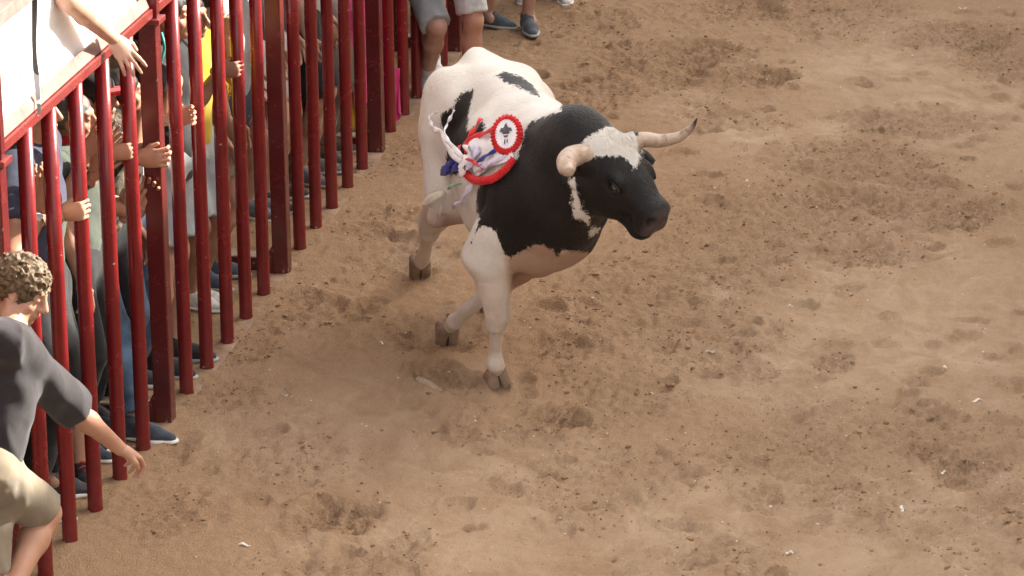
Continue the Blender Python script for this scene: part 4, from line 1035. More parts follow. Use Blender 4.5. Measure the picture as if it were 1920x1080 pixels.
    # clothes
    if top is not None:
        g = Field(.0105 if voxel > .009 else .0085); rgbt = top
        t_len = .10 if look is None else look.get('hem', .10)
        g.cone(hp-sp*t_len*k, ch, .158*k*build+loose*1.3, .172*k*build+loose, .05, sq=(cf, .76)); g.cone(ch, ch+sp*.085*k, .172*k*build, .135*k*build, .05, sq=(cf, .74)); g.cone(sh[0]-cl*.0, sh[1], .072*k, .072*k, .06)
        g.ell(ch+sp*.15*k, (.11*k, .075*k, .04*k), np.array([cl, cf, sp]), .05)
        for i in (0, 1):
            e, w = elb[i], wrs[i]
            if sleeve <= 1.: g.cone(sh[i]-(e-sh[i])*.1, sh[i]+(e-sh[i])*sleeve, .070*k*build+loose*.6, .068*k*build+loose*1.2, .035, flat=True); g.cone(sh[i]-(e-sh[i])*.1, sh[i]+(e-sh[i])*.25, .072*k*build, .068*k*build, .04)
            else: g.cone(sh[i], e, .066*k*build, .056*k*build, .03); g.cone(e, e+(w-e)*(sleeve-1), .056*k, .044*k, .03, flat=True)
        g.noise(wrinkles(sd_, .008*wr)); g.plane(hp-sp*t_len*k, -sp) if sleeve <= 1. else None
        g.plane(nb+sp*.012, sp+cf*.5) if False else None
        V, F = g.mesh(1); mesh_obj('shirt', V, F, top, root)
    if bottom is not None:
        mat, length = bottom; g = Field(.0105 if voxel > .009 else .0085)
        g.cone(hp+sp*.06*k, hp-FZ*.03, .142*k*build, .150*k*build, .04, sq=(cf, .80)); g.cone(hj[0]+FZ*.01, hj[1]+FZ*.01, .112*k, .112*k, .05)
        for i in (0, 1):
            if length <= 1.: g.cone(hj[i], hj[i]+(kn[i]-hj[i])*length, .098*k*build, .088*k*build, .04, flat=True)
            else:
                g.cone(hj[i], kn[i], .102*k*build, .080*k, .04); e2 = kn[i]+(an[i]-kn[i])*(length-1); g.cone(kn[i], e2, .078*k, .066*k, .03, flat=True)
        g.noise(wrinkles(sd_+50, .007*wr)); V, F = g.mesh(1)
        mesh_obj('shorts' if length <= 1.15 else 'trousers', V, F, mat, root)
    if hair is not None:
        g = Field(.0048 if hair_kind == 'curly' else .0075); big = .012 if hair_kind == 'curly' else .006
        g.ell(c+hu*.036*K-hd_*.022*K, (.083*K+big, .096*K+big, .088*K+big), RHd, 0)
        if hair_kind == 'long':
            g.cone(c-hd_*.06*K, nb-cf*.07*k-sp*.06*k, .07*K, .055*K, .03)
        # hairline: open the face and the ears
        g.ell(c-hu*.055*K+hd_*.095*K, (.085*K, .080*K, .105*K), RHd, .012, '-'); g.ell(c-hu*.095*K, (.10*K, .12*K, .055*K), RHd, .01, '-') if hair_kind != 'long' else None
        for s in (-1, 1): g.ell(c+hl*s*.085*K-hu*.018*K+hd_*.006*K, (.02*K, .024*K, .034*K), RHd, .008, '-')
        oo = sd_*1.7
        if hair_kind == 'curly':
            g.noise(lambda P: (.012*(np.abs(vnoise3(P*50+oo))*2-.7)+.008*vnoise3(P*105+oo, 2)+.004*vnoise3(P*190+oo, 3)).astype(np.float32))
        else: g.noise(lambda P: (.004*vnoise3(P*np.array([60, 60, 25])+oo)).astype(np.float32))
        V, F = g.mesh(0 if hair_kind == 'curly' else 1); mesh_obj('hair', V, F, hair, root)
    if hat is not None:
        g = Field(.0075); g.ell(c+hu*.050*K-hd_*.015*K, (.090*K, .104*K, .078*K), RHd, 0); g.plane(c+hu*.042*K, -hu); V, F = g.mesh(1); hc_ = mesh_obj('cap', V, F, hat[0], root)
        g = Field(.0065); g.ell(c+hu*.045*K+hd_*.115*K, (.078*K, .075*K, .010*K), RHd, 0); V, F = g.mesh(1); mesh_obj('cap_brim', V, F, hat[1], hc_)
    if shoes is not None:
        sm = shoes[0] if not isinstance(shoes[0], tuple) else cloth(shoes[0], .7, 'shoe_upper', .15, 40)
        for i in (0, 1):
            up_v = FZ if not feet[i] or 'up' not in feet[i] else feet[i]['up']; dr = (fd+cl*(.25 if i == 0 else -.25)) if not feet[i] or 'dir' not in feet[i] else feet[i]['dir']
            shoe(root, an[i], np.array(dr, float), sm, shoes[1], k*1.03, up_v, lace=lace)
            if socks is not None:
                g = Field(.007); g.cone(an[i]-FZ*.01, an[i]+nrm(kn[i]-an[i])*socks[1]*k, .041*k, .044*k, .01, flat=True); V, F = g.mesh(1); mesh_obj('sock', V, F, socks[0], root)
    root['_j'] = 0; del root['_j']
    return dict(root=root, hip=hp, chest=ch, head=hc, hd=hd_, hu=hu, hl=hl, sh=sh, elbow=elb, wrist=wrs, knee=kn, ankle=an, neck=nb, cf=cf, cl=cl, k=k)
def under(px, py, z):
    p = atz(px, py, z); p[2] = 0; return p
def grip(u, z, side='front', off=.0):
    """right or left hand closed round bar u at height z, coming from inside the stand"""
    b_ = fp(u, 0, z)
    return dict(wrist=b_-FV*.072-FU*.040, dir=FV*.95+FZ*.12, palm=FU, thumb=FZ, curl=(.95, 1.35, .9), tcurl=.9)
def grip_far(u, z):
    b_ = fp(u, 0, z); return dict(wrist=b_-FV*.072+FU*.042, dir=FV*.95+FZ*.1, palm=-FU, thumb=FZ, curl=(.95, 1.35, .9), tcurl=.9)
def openhand(x, y, v, d, palm=None, thumb=None, curl=(.15, .2, .15), **kw):
    w = at(x, y, v); q = dict(wrist=w, dir=np.array(d, float), palm=FU if palm is None else np.array(palm, float), thumb=FZ if thumb is None else np.array(thumb, float), curl=curl); q.update(kw); return q
FACE = FV*.95-FU*.30
C_BLACK = cloth((.018, .018, .02), .9, 'black_cloth'); C_NAVY = cloth((.045, .05, .085), .9, 'navy_cloth'); C_GREY = cloth((.33, .34, .35), .9, 'grey_cloth'); C_CHAR = cloth((.030, .0255, .029), .92, 'charcoal_cloth', .14, 10)
C_WHITE = cloth((.52, .50, .49), .9, 'white_cloth'); C_PINKW = cloth((.46, .38, .40), .9, 'pale_pink_cloth'); C_YEL = cloth((.46, .33, .02), .9, 'yellow_cloth', .12); C_BEIGE = cloth((.46, .38, .27), .92, 'beige_cloth', .10, 8)
C_JEANS = cloth((.075, .125, .20), .92, 'denim_cloth', .45, 7); C_LTGREY = cloth((.33, .35, .37), .9, 'light_grey_cloth'); C_STONE = cloth((.235, .195, .14), .9, 'stone_cloth', .14, 9); C_GREEN = cloth((.07, .085, .065), .9, 'grey_green_cloth')
H_DARK = plain('dark_hair', (.016, .012, .010), .55, .4, .5, 60, .6); H_GREY = plain('grey_hair', (.11, .10, .09), .6, .4, .5, 60, .6); H_BROWN = plain('brown_curly_hair', (.105, .068, .036), .6, .35, .75, 55, .9)
def camo():
    m, t, b = new_mat('camouflage_cloth', .9, .2); co = obj_co(t); n = noise(t, 13, 3, co, .5, .5); n2 = noise(t, 30, 3, co)
    r = ramp(t, n.outputs[0], [(.38, (.02, .018, .016)), (.45, (.075, .065, .045)), (.55, (.17, .135, .09)), (.62, (.05, .05, .035))]); r.color_ramp.interpolation = 'CONSTANT'
    t.links.new(r.outputs[0], b.inputs['Base Color']); bump(t, b, n2.outputs[0], .3, .01); return m
def leopard():
    m, t, b = new_mat('yellow_patterned_cloth', .85, .2); co = obj_co(t); n = noise(t, 26, 3, co, .5, .8)
    r = ramp(t, n.outputs[0], [(.44, (.62, .40, .045)), (.49, (.10, .03, .01)), (.58, (.05, .012, .008)), (.62, (.50, .30, .03))]); r.color_ramp.interpolation = 'CONSTANT'
    t.links.new(r.outputs[0], b.inputs['Base Color']); return m
GRP = 'onlookers behind the bars'
def row(base, d=0): return np.array(base, float)

def stand(px, py, v, frac):
    """ground point and body height of somebody whose landmark at that fraction of the height is seen at the pixel, v metres from the fence"""
    p = at(px, py, v); H = p[2]/frac; p[2] = 0; return p, min(max(H, 1.45), 1.86)
# ---- man outside the fence, bottom left: curly hair, charcoal shirt, stone shorts, arm held out low
hipM = at(-27, 862, .20); chM = at(3, 712, .245); headM = at(42, 546, .285)
wM = at(226, 842, .525); eM = at(134, 764, .40); kneeR = at(86, 962, .32); ankR = at(20, 1106, .272)
fdM = nrm(FV*.93+FU*.28)
MAN = person('young man with curly brown hair, charcoal shirt and stone shorts in front of the bars', np.array([hipM[0], hipM[1], 0]), fdM, 1.76,
    hips=hipM, chest=chM, headc=headM, headdir=nrm(FV*.85-FU*.12-FZ*.40), top=C_CHAR, bottom=(C_STONE, .90), sk=(.47, .265, .18), hair=H_BROWN, hair_kind='curly', voxel=.008, sleeve=.98, wr=1.2, build=.98, look=dict(hem=.07), loose=.012,
    arms=(dict(wrist=hipM+FU*.30-FV*.02-FZ*.0, pole=FU), dict(wrist=wM, elbow=eM, dir=nrm(at(262, 858, .575)-wM), palm=-FZ-FV*.2, thumb=-FU*.5+FV*.3, curl=(.55, .75, .45), tcurl=.5, spread=.05)),
    feet=(dict(ankle=fp(-8.7, .16, .09)), dict(ankle=ankR, knee=kneeR, up=nrm(kneeR-ankR))), shoes=((.55, .55, .56), None))

# ---- onlookers inside the stand
# navy shirt with wrist watch, hand raised to clap, far left
sA = at(20, 318, -.24); bA = np.array([sA[0], sA[1], 0])+FU*.17
wA = at(77, 398, -.07)
PA = person('onlooker in navy shirt clapping with a steel wrist watch, leftmost behind the bars', bA, FV, 1.75*sA[2]/1.40, top=C_NAVY, bottom=(C_BLACK, 1.9), hair=H_DARK, group=GRP, sk=(.44, .25, .165),
    arms=(dict(wrist=wA+FU*.05+FV*.02, pole=-FZ, dir=FZ, palm=-FU, thumb=-FV), dict(wrist=wA, elbow=at(26, 482, -.13), dir=FZ*1.0+FV*.02-FU*.02, palm=FU*.8+FV*.5, thumb=-FV+FU*.2, curl=(.12, .2, .15))))
g = Field(.005); ax_ = nrm(PA['elbow'][1]-wA); c0 = wA+ax_*.045; g.cone(c0-ax_*.012, c0+ax_*.012, .033, .034, 0, flat=True); V, F = g.mesh(0); wt = mesh_obj('watch_strap', V, F, plain('black_strap', (.02, .02, .022), .5, .4, .2, 40), PA['root'])
mb = MB(); nn_ = nrm(CO-c0); nn_ = nrm(nn_-ax_*(nn_ @ ax_)); mb.box(c0+nn_*.034, [ax_, np.cross(nn_, ax_), nn_], (.017, .017, .005), .004); mb.build('watch_face', plain('steel_watch', (.55, .54, .50), .3, .6, .2, 60), wt)
# person gripping the bar with a fist
PG = person('onlooker in a black shirt holding a bar in a closed fist near the navy shirt', fp(-4.0, -.36, 0), FV, 1.70, top=C_BLACK, bottom=(C_BLACK, 1.9), hair=H_DARK, group=GRP, sk=(.46, .275, .18), sleeve=.7,
    arms=(None, dict(grip(-3, 1.315), elbow=at(58, 468, -.20))))
# grey haired man clapping with a red neckerchief
bB, hB = stand(122, 222, -.30, .906); wB = at(162, 288, -.12)
PB = person('grey haired onlooker with a red neckerchief clapping between the leftmost bars', bB, FV, hB, top=C_GREEN, bottom=(C_BLACK, 1.9), hair=H_GREY, group=GRP, sk=(.38, .20, .13), sleeve=.5, build=1.06,
    arms=(dict(wrist=wB+FU*.06+FV*.03, pole=-FZ, dir=FZ*.75+FV*.6, palm=-FU, thumb=FZ*.4-FV*.8, curl=(.15, .2, .2)), dict(wrist=wB, elbow=at(118, 394, -.21), dir=FZ*.75+FV*.55, palm=FU, thumb=FZ*.4-FV*.8, curl=(.15, .25, .2))))
g = Field(.008); g.cone(PB['neck']-PB['cl']*.03+PB['cf']*.01, PB['neck']+PB['cl']*.03+PB['cf']*.01, .073, .073, .02); g.cone(PB['neck']+PB['cf']*.07, PB['neck']+PB['cf']*.10-FZ*.10, .035, .012, .03); g.noise(wrinkles(90, .006, 16)); V, F = g.mesh(1); mesh_obj('neckerchief', V, F, cloth((.50, .015, .015), .8, 'red_neckerchief'), PB['root'])
g = Field(.005); ax_ = nrm(PB['elbow'][1]-wB); c0 = wB+ax_*.05; g.cone(c0-ax_*.008, c0+ax_*.008, .033, .034, 0, flat=True); V, F = g.mesh(0); mesh_obj('bracelet', V, F, plain('dark_bracelet', (.03, .028, .025), .5, .4, .4, 60), PB['root'])
# black cap with red brim
bC, hC = stand(166, 180, -.30, .906)
PC = person('onlooker in a black cap with red brim and camouflage shirt', bC, FACE, hC, top=camo(), bottom=(C_BLACK, 1.9), hair=H_DARK, hat=(C_BLACK, cloth((.50, .02, .02), .8, 'red_cap_brim')), group=GRP, sk=(.37, .20, .135),
    arms=(None, dict(wrist=at(172, 330, -.16), pole=-FZ, dir=FZ*.6+FV*.7, palm=FU, thumb=-FV)))
# dark haired onlooker holding the bar next to the square post
bD, hD = stand(214, 174, -.27, .906)
PD = person('dark haired onlooker in pale shirt holding the bar left of the square post', bD, FV-FU*.1, hD, top=C_WHITE, bottom=(C_JEANS, 1.9), hair=H_DARK, group=GRP, headdir=FV*.9+FU*.5, sk=(.38, .205, .135), sleeve=.5,
    arms=(None, dict(grip(-1, 1.36), pole=-FZ*.4-FU*.9)))
# jeans and suede sneaker sticking out under the bars
hE = fp(-.55, -.30, .86); aE1, aE2 = fp(-.68, -.075, .085), atz(135, 822, .085)
PE = person('onlooker in faded jeans with a navy sneaker poking out under the bars', fp(-.6, -.3, 0), FV*.95-FU*.15, 1.74, hips=hE, chest=hE+FZ*.31-FV*.04, top=camo(), bottom=(C_JEANS, 1.93), hair=H_DARK, group=GRP,
    feet=(dict(ankle=aE1, knee=(hE+FU*.09)*.5+aE1*.5+FU*.10-FV*.02, dir=FV*1.0-FU*.08), dict(ankle=aE2, knee=(hE-FU*.09)*.5+aE2*.5+FV*.03, dir=FV-FU*.2)), shoes=((.055, .065, .085), None), lace=plain('grey_lace', (.12, .12, .13), .8, .2, .1), sk=(.41, .225, .15),
    arms=(dict(wrist=at(266, 388, -.06), pole=-FZ, dir=FZ*.9+FV*.42, palm=-FU, thumb=-FV, curl=(.35, .4, .3)), dict(wrist=at(238, 398, -.12), pole=-FZ-FU*.3, dir=FZ*.9+FV*.4, palm=FU, thumb=-FV, curl=(.2, .3, .2))))
# sneakers with red lacing and dark trousers behind the young man
PE2 = person('onlooker with bare shins and black sneakers with red marks behind the young man', fp(-2.0, -.34, 0), FV*.9-FU*.3, 1.66, top=C_GREEN, bottom=(C_BLACK, .95), hair=H_DARK, group=GRP,
    feet=(dict(ankle=atz(150, 872, .085), dir=FV*.6-FU*.9), dict(ankle=atz(105, 862, .085), dir=FV*.4-FU*.9)), shoes=((.022, .02, .022), SOLE_GREY), lace=cloth((.55, .06, .05), .8, 'red_lace'))
# behind the square post: pale shorts, hand round the post
bF, hF = stand(312, 292, -.22, .53)
PF = person('onlooker in stone shorts and black top behind the square post, hand round it', bF, FV, hF, top=C_BLACK, bottom=(C_LTGREY, .86), hair=H_DARK, group=GRP, sk=(.41, .22, .145),
    feet=(dict(ankle=atz(326, 640, .085), dir=FV), dict(ankle=atz(292, 668, .085), dir=FV*.95-FU*.2)), shoes=((.03, .03, .033), SOLE_GREY),
    arms=(dict(wrist=at(318, 224, -.07), pole=-FZ, dir=FV*.9+FZ*.25, palm=-FU, curl=(.5, .6, .4)), dict(wrist=fp(0, -.050, 1.235)-FU*.066, dir=FV*.97+FZ*.08, palm=FU, thumb=FZ, curl=(.30, 1.25, .35), tcurl=.2)))
# yellow shirt and light grey shorts, arm reaching along to hold a bar
bY, hY = stand(340, 30, -.28, .906)
PY = person('onlooker in a yellow T-shirt and light grey shorts reaching along to hold a bar', bY, FV-FU*.25, hY, top=C_YEL, bottom=(C_LTGREY, .90), hair=H_DARK, group=GRP, sk=(.30, .155, .10), look=dict(hem=.06), sleeve=.55,
    feet=(dict(ankle=atz(370, 540, .085), dir=FV-FU*.3), dict(ankle=atz(354, 548, .085), dir=FV-FU*.2)), shoes=((.55, .52, .49), None), lace=plain('white_lace', (.75, .74, .72), .8, .2, .1),
    arms=(None, dict(wrist=fp(4, -.075, 1.235)-FU*.04, pole=-FZ, dir=FV*.95+FZ*.12, palm=FU, thumb=FZ, curl=(.95, 1.35, .9), tcurl=.9)))
# yellow patterned top
bL, hL = stand(379, 12, -.30, .906)
PL = person('onlooker in a yellow and black patterned top behind the yellow T-shirt', bL, FV-FU*.1, hL, top=leopard(), bottom=(C_STONE, .7), hair=H_DARK, group=GRP, sk=(.42, .225, .15), shoes=((.08, .1, .14), SOLE_GREY),
    arms=(None, dict(wrist=at(424, 66, -.14), pole=-FZ, dir=FZ*.9+FV*.2, palm=FU, thumb=-FV, curl=(1.2, 1.3, .8), tcurl=.9)))
# grey top, dark shorts
bH, hH = stand(425, 180, -.24, .53)
PH = person('onlooker in dark shorts and blue grey sneakers beside the patterned top', bH, FV-FU*.1, hH, top=C_GREY, bottom=(C_NAVY, .55), hair=H_DARK, group=GRP, sk=(.38, .215, .15),
    feet=(dict(ankle=atz(436, 368, .085), dir=FV-FU*.1), dict(ankle=atz(428, 341, .085), dir=FV)), shoes=((.16, .20, .25), None), socks=(C_BLACK, .12))
# black top and pale pink shorts
bI, hI = stand(463, 72, -.36, .55)
PI_ = person('onlooker in black top, pale pink shorts and grey sneakers', bI, FV-FU*.05, hI, top=C_BLACK, bottom=(C_PINKW, .78), hair=H_DARK, group=GRP, sk=(.40, .25, .19), look=dict(hem=.0),
    feet=(dict(ankle=atz(474, 370, .085), dir=FV), dict(ankle=atz(460, 378, .085), dir=FV-FU*.3)), shoes=((.15, .155, .165), None))
bJ, hJ = stand(497, 52, -.33, .55)
PJ = person('onlooker in black top and whitish shorts just right of the pink shorts', bJ, FV, hJ, top=C_BLACK, bottom=(C_PINKW, .72), hair=H_DARK, group=GRP, sk=(.48, .29, .21), look=dict(hem=.0), shoes=((.03, .03, .03), SOLE_GREY))
bN, hN = stand(566, 25, -.25, .54)
PN1 = person('onlooker in white top and black shorts between the middle posts', bN, FV, hN, top=C_WHITE, bottom=(C_BLACK, .95), hair=H_DARK, group=GRP, sk=(.40, .25, .19), shoes=((.12, .12, .13), SOLE_GREY))
bN, hN = stand(603, 5, -.24, .54)
PN2 = person('onlooker in brown grey trousers left of the hanging cape', bN, FV, hN, top=C_GREY, bottom=(cloth((.16, .12, .10), .9, 'brown_grey_cloth'), 1.9), hair=H_DARK, group=GRP, shoes=((.10, .08, .07), SOLE_GREY))
bN, hN = stand(633, -15, -.26, .54)
PN3 = person('onlooker in dark trousers directly left of the mustard cape lining', bN, FV, hN, top=C_CHAR, bottom=(cloth((.07, .06, .055), .9, 'dark_brown_cloth'), 1.9), hair=H_DARK, group=GRP, shoes=((.12, .03, .03), SOLE_GREY))
# ---- people on the arena side of the fence, far end
aK = atz(800, 143, .09); hK = fp(15.9, -.10, .93); kK = atz(819, 50, .46)
PK = person('person in grey shorts and white sneakers at the far bars', fp(15.9, -.10, 0), nrm(FV*.5-FU*.85), 1.75, hips=hK, top=C_WHITE, bottom=(C_GREY, .98), hair=H_DARK, sk=(.46, .28, .21),
    feet=(dict(ankle=atz(812, 108, .09), dir=FV*.4-FU), dict(ankle=aK, knee=kK, dir=FV*.7-FU*.7)), shoes=((.68, .67, .66), None), socks=(C_WHITE, .10), lace=plain('white_lace', (.75, .74, .72), .8, .2, .1))
kL = atz(866, 50, .44); bLL = np.array([kL[0], kL[1], 0])
PL2 = person('person in pale worn shorts standing behind the bull\'s rump', bLL+np.array([-.08, 0, 0]), nrm(FV*.5-FU*.8), 1.78, top=C_WHITE, bottom=(cloth((.55, .55, .54), .9, 'pale_worn_denim', .25, 12), .90), hair=H_DARK, sk=(.48, .27, .19), shoes=((.5, .5, .5), None),
    feet=(dict(ankle=np.array([kL[0]+.03, kL[1]+.02, .09])), dict(ankle=np.array([kL[0]-.22, kL[1]+.25, .09]))))
aM1, aM2 = atz(912, 24, .09), atz(990, 30, .09)
PM = person('person with dark grey sneakers walking at the top of the arena', np.array([(aM1[0]+aM2[0])/2, (aM1[1]+aM2[1])/2, 0]), nrm(FV*.7-FU*.7), 1.76, top=C_GREY, bottom=(C_BLACK, .9), hair=H_DARK, sk=(.45, .27, .2),
    feet=(dict(ankle=aM2, dir=FV*.35-FU*.95), dict(ankle=aM1, dir=FV*.9-FU*.2)), shoes=((.085, .10, .115), SOLE_GREY), lace=plain('grey_lace', (.12, .12, .13), .8, .2, .1))
aM3 = atz(1004, -26, .09)
PM3 = person('person in pale shoes standing farthest off at the top edge', np.array([aM3[0], aM3[1], 0])+FV*.08, -FU, 1.75, top=C_WHITE, bottom=(C_BLACK, 1.9), hair=H_DARK, shoes=((.6, .58, .55), None))
# ---- spectator up on the deck bending over the parapet, forearm hanging down the banner
wU = at(214, 74, .072); eU = at(127, 2, .022); shU = eU+FZ*.25-FV*.15-FU*.06
chU = shU+FU*.175+FZ*.06-FV*.20; hU = chU-FV*.22-FZ*.22; hdU = chU-FV*.02+FZ*.36
PU = person('spectator on the deck above, bare forearm hanging over the banner and rail', np.array([hU[0], hU[1], 1.93]), FV, 1.74, hips=hU, chest=chU, top=C_WHITE, bottom=(C_JEANS, 1.9), hair=H_DARK, sk=(.50, .32, .235), headc=hdU, headdir=FV*.9-FZ*.2,
    feet=(dict(ankle=np.array([hU[0], hU[1], 2.01])+FU*.1-FV*.1), dict(ankle=np.array([hU[0], hU[1], 2.01])-FU*.1-FV*.1)), voxel=.0085, sleeve=.6,
    arms=(dict(wrist=chU+FU*.25+FZ*.05+FV*.1, pole=-FV), dict(wrist=wU, elbow=eU, dir=nrm(rt*.58-up*.80-fw*.12), palm=fw*.9-FV*.25, thumb=rt*.8+up*.5, curl=(.22, .28, .2), spread=.16)))

# ------------------------------------------------------------------ cape hanging by the bars
MAG = cloth((.55, .03, .17), .75, 'magenta_cape'); MUS = cloth((.50, .30, .03), .75, 'mustard_lining')
cape = empty('bullfighting_cape', fp(12.2, -.14, 0), 'magenta cape with mustard lining hanging behind the far bars', 'cape')
def drape(name, path, mat, z_top, z_bot, amp=.02, parent=cape):
    """path: (u, v) along the top edge; folds run down it"""
    V = []; Fc = []; ns, nz = 28, 14
    us = np.interp(np.linspace(0, 1, ns+1), np.linspace(0, 1, len(path)), [q[0] for q in path]); vs_ = np.interp(np.linspace(0, 1, ns+1), np.linspace(0, 1, len(path)), [q[1] for q in path])
    for j in range(nz+1):
        tt = j/nz
        for i in range(ns+1):
            s = i/ns; zb = z_bot+.10*math.sin(s*5+1)*tt
            V.append(fp(us[i]+.06*math.sin(s*17)*tt, vs_[i]+amp*math.sin(s*22+tt)*(0.4+tt), z_top+(zb-z_top)*tt))
    o = len(V); V += [q-FV*.004 for q in V]
    for j in range(nz):
        for i in range(ns):
            a = j*(ns+1)+i; Fc.append([a, a+1, a+ns+2, a+ns+1]); Fc.append([o+a, o+a+ns+1, o+a+ns+2, o+a+1])
    return mesh_obj(name, V, Fc, mat, parent, True)
drape('lining', [(11.2, -.26), (12.3, -.20), (12.9, -.14)], MUS, 1.15, .14); drape('cape_corner', [(12.95, -.07), (13.15, -.01), (13.30, .035)], cloth((.60, .05, .20), .75, 'bright_pink_cape'), .34, .13, .008); drape('outer_cloth', [(11.9, -.13), (12.9, -.10), (13.9, -.08)], MAG, 1.15, .16, .015)

# ------------------------------------------------------------------ strap hanging down the banner
m, t, b = new_mat('mottled_strap', .8, .3); co = obj_co(t); n = noise(t, 7, 2, co, .5)
r = ramp(t, n.outputs[0], [(.42, (.05, .045, .045)), (.5, (.30, .30, .31)), (.6, (.10, .09, .09))]); r.color_ramp.interpolation = 'CONSTANT'; t.links.new(r.outputs[0], b.inputs['Base Color'])
pts = [at(59, -60, .012), at(60, 0, .012), at(60, 40, .014), at(60, 75, .012), at(61, 110, .014), at(63, 145, .012), at(68, 185, .015), at(71, 205, .035), at(70, 216, .04)]
mb = MB(); ww = [.022, .022, .020, .017, .018, .024, .018, .013, .008]
for side_ in (0,):
    V = []; 
    for p_, w_ in zip(pts, ww): V += [p_-FU*.003, p_-FU*.003+FV*w_, p_+FU*.003+FV*w_, p_+FU*.003]
    Fc = []
    for i in range(len(pts)-1):
        a = i*4
        for j in range(4): Fc.append([a+j, a+(j+1) % 4, a+4+(j+1) % 4, a+4+j])
    Fc += [[0, 3, 2, 1], [len(V)-4, len(V)-3, len(V)-2, len(V)-1]]
o = mesh_obj('hanging_strap', V, Fc, m, None, False, origin=pts[-1]); tag(o, 'mottled dark strap hanging down the white banner', 'strap')
# teal cord looped on the square post
cpts = [at(303, 62, .0), at(307, 78, .02), at(308, 95, .02), at(303, 112, .01), at(298, 124, -.01)]
mb = MB(); mb.tube(smooth_path(cpts, 5), .006, 8); o = mb.build('teal_cord', plain('teal_cord', (.03, .28, .22), .6, .4, .2), None, True, origin=cpts[0]); tag(o, 'teal cord looped beside the top of the square post', 'cord')

# ------------------------------------------------------------------ litter and dust on the sand
PAPER = plain('paper_scrap', (.74, .70, .63), .85, .2, .15, 60, .1)
SCR = [(535, 741, .024, 'crumpled white paper scrap on the sand beyond the sneaker'), (1413, 113, .05, 'short white stick on the sand near the top right'), (1805, 14, .05, 'thin white sliver at the top right corner'),
       (1222, 166, .06, 'pale flat scrap behind the bull\'s horns'), (1482, 574, .032, 'small white curl right of the front hoof'), (1332, 659, .045, 'white sliver right of the planted hoof'), (1226, 732, .034, 'white scrap below and right of the hoof'),
       (1770, 700, .03, 'white crumb on the right side of the sand'), (1832, 757, .05, 'white sliver near the right edge'), (1768, 889, .026, 'white chip beside the dark hoof print at right'), (1691, 957, .065, 'pale straw lying upright at lower right'),
       (1442, 949, .034, 'white chip at lower middle right'), (458, 1028, .055, 'flat pale disc at the lower left'), (1480, 1042, .03, 'white chip at the bottom right'), (716, 648, .02, 'white dot of paper left of the bull'), (622, 604, .02, 'tiny white crumb near the fence'), (1398, 352, .03, 'white chip right of the muzzle'), (890, 786, .02, 'white speck below the hoof')]
for x, y, L, lab in SCR:
    c = atz(x, y); c[2] = gz(c[0], c[1])+.004; a = RNG.uniform(-.4, .4)+(1.35 if x == 1691 else 0); e1 = np.array([math.cos(a), math.sin(a), 0]); e2 = np.array([-math.sin(a), math.cos(a), 0]); w = L*(.30 if L > .03 else .55)
    V = []; n_ = 5
    for i in range(n_+1):
        s = i/n_*2-1; h_ = .006*math.sin(i*1.3+x)+.004
        wd = w*(1-.5*s*s)*(1+.2*math.sin(i*2.1+y)); V += [c+e1*s*L/2+e2*wd/2+FZ*h_, c+e1*s*L/2-e2*wd/2+FZ*(h_+.003*math.sin(i+y)), c+e1*s*L/2-e2*wd/2+FZ*(h_-.003), c+e1*s*L/2+e2*wd/2+FZ*(h_-.003)]
    Fc = [[0, 1, 2, 3], [4*n_+3, 4*n_+2, 4*n_+1, 4*n_]]
    for i in range(n_):
        for j in range(4): Fc.append([4*i+j, 4*i+4+j, 4*i+4+(j+1) % 4, 4*i+(j+1) % 4])
    o = mesh_obj('paper_scrap', V, Fc, PAPER, None, False, origin=c); tag(o, lab, 'scrap', 'pale scraps on the sand')
# countless tiny pale flecks
V = []; Fc = []
for k in range(420):
    x, y = RNG.uniform(-1.4, 3.2), RNG.uniform(14.6, 24.5); 
    if (np.array([x, y, 0])-F0) @ FV < .1: continue
    z = gz(x, y)+.003; r = RNG.uniform(.002, .0055); n0 = len(V); a = RNG.uniform(0, 6.3)
    e1 = np.array([math.cos(a), math.sin(a), 0])*r*RNG.uniform(1, 2); e2 = np.array([-math.sin(a), math.cos(a), 0])*r; c = np.array([x, y, z])
    V += [c-e1, c-e2, c+e1, c+e2, c+FZ*r*.9]; Fc += [[n0, n0+1, n0+4], [n0+1, n0+2, n0+4], [n0+2, n0+3, n0+4], [n0+3, n0, n0+4]]
o = mesh_obj('pale_flecks', V, Fc, PAPER, None, False); tag(o, 'tiny pale flecks of straw and paper strewn over the sand', 'flecks', kind='stuff')

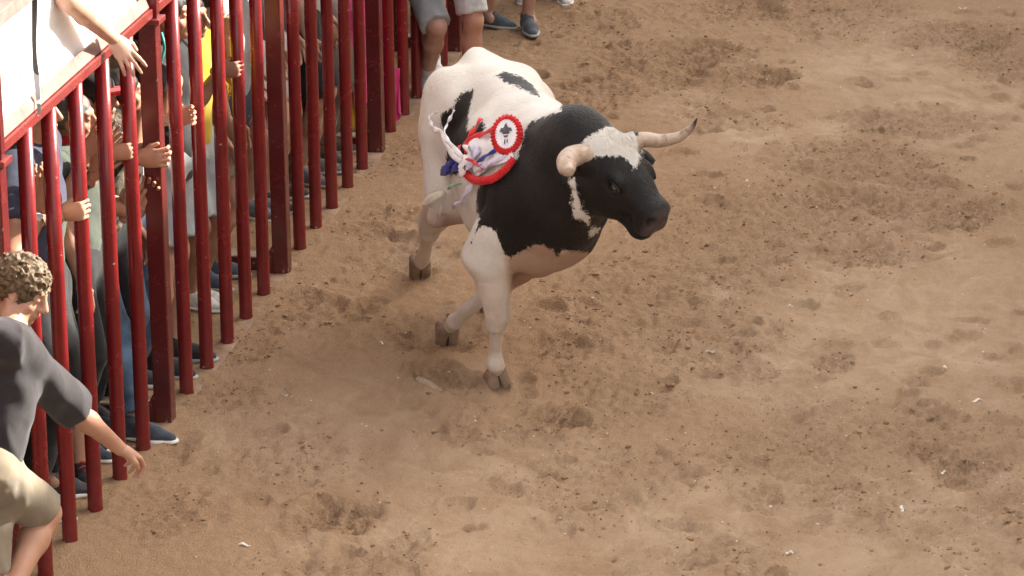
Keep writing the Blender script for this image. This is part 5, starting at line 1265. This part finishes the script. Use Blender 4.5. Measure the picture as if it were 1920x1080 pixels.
# ------------------------------------------------------------------ dust kicked up round the hooves
m = bpy.data.materials.new('kicked_dust'); m.use_nodes = True; t = m.node_tree; t.nodes.clear(); ou = t.nodes.new('ShaderNodeOutputMaterial')
pv = t.nodes.new('ShaderNodeVolumePrincipled'); pv.inputs['Color'].default_value = (.92, .78, .62, 1); pv.inputs['Anisotropy'].default_value = .2
co = t.nodes.new('ShaderNodeTexCoord').outputs['Object']
ln = N(t, 'ShaderNodeVectorMath', operation='LENGTH'); t.links.new(co, ln.inputs[0])
fall = N(t, 'ShaderNodeMapRange'); fall.inputs[1].default_value = 1.; fall.inputs[2].default_value = .15; fall.inputs[3].default_value = 0.; fall.inputs[4].default_value = 1.; t.links.new(ln.outputs['Value'], fall.inputs[0])
nz = noise(t, 2.2, 3, co, .6); rz = ramp(t, nz.outputs[0], [(.38, (0,)*3), (.7, (1,)*3)])
mu = N(t, 'ShaderNodeMath', operation='MULTIPLY'); t.links.new(fall.outputs[0], mu.inputs[0]); t.links.new(rz.outputs[0], mu.inputs[1])
m2 = N(t, 'ShaderNodeMath', operation='MULTIPLY'); m2.inputs[1].default_value = 1.9; t.links.new(mu.outputs[0], m2.inputs[0]); t.links.new(m2.outputs[0], pv.inputs['Density']); t.links.new(pv.outputs[0], ou.inputs['Volume'])
for x, y, z, r_, lab in ((872, 728, .05, (.30, .36, .13), 'soft dust puff round the planted front hoof'), (838, 610, .08, (.26, .34, .16), 'soft dust puff round the swept back foreleg'), (785, 482, .10, (.24, .36, .18), 'soft dust puff round the pushing hind hoof')):
    bm = bmesh.new(); bmesh.ops.create_icosphere(bm, subdivisions=3, radius=1); me = bpy.data.meshes.new('dust_puff'); bm.to_mesh(me); bm.free(); me.materials.append(m)
    o = link(bpy.data.objects.new('dust_puff', me)); o.location = tuple(atz(x, y, z)); o.scale = r_; tag(o, lab, 'dust', kind='stuff')

# pale stone in the kicked out hole by the front hoof
c = atz(803, 712); c[2] = gz(c[0], c[1])+.02; f2 = Field(.006); tl = nrm(rt*.7-up*.5-fw*.3); f2.box(c, (.075, .035, .022), np.array([tl, nrm(np.cross(FZ, tl)), nrm(np.cross(tl, np.cross(FZ, tl)))]), .018, 0); f2.noise(lambda P: (.010*vnoise3(P*22)).astype(np.float32)); V, Fc = f2.mesh(1)
o = mesh_obj('stone', V, Fc, plain('pale_stone', (.40, .30, .22), .9, .2, .25, 22, .4), None, True, origin=c); tag(o, 'pale stone in the kicked out hole beside the front hoof', 'stone')
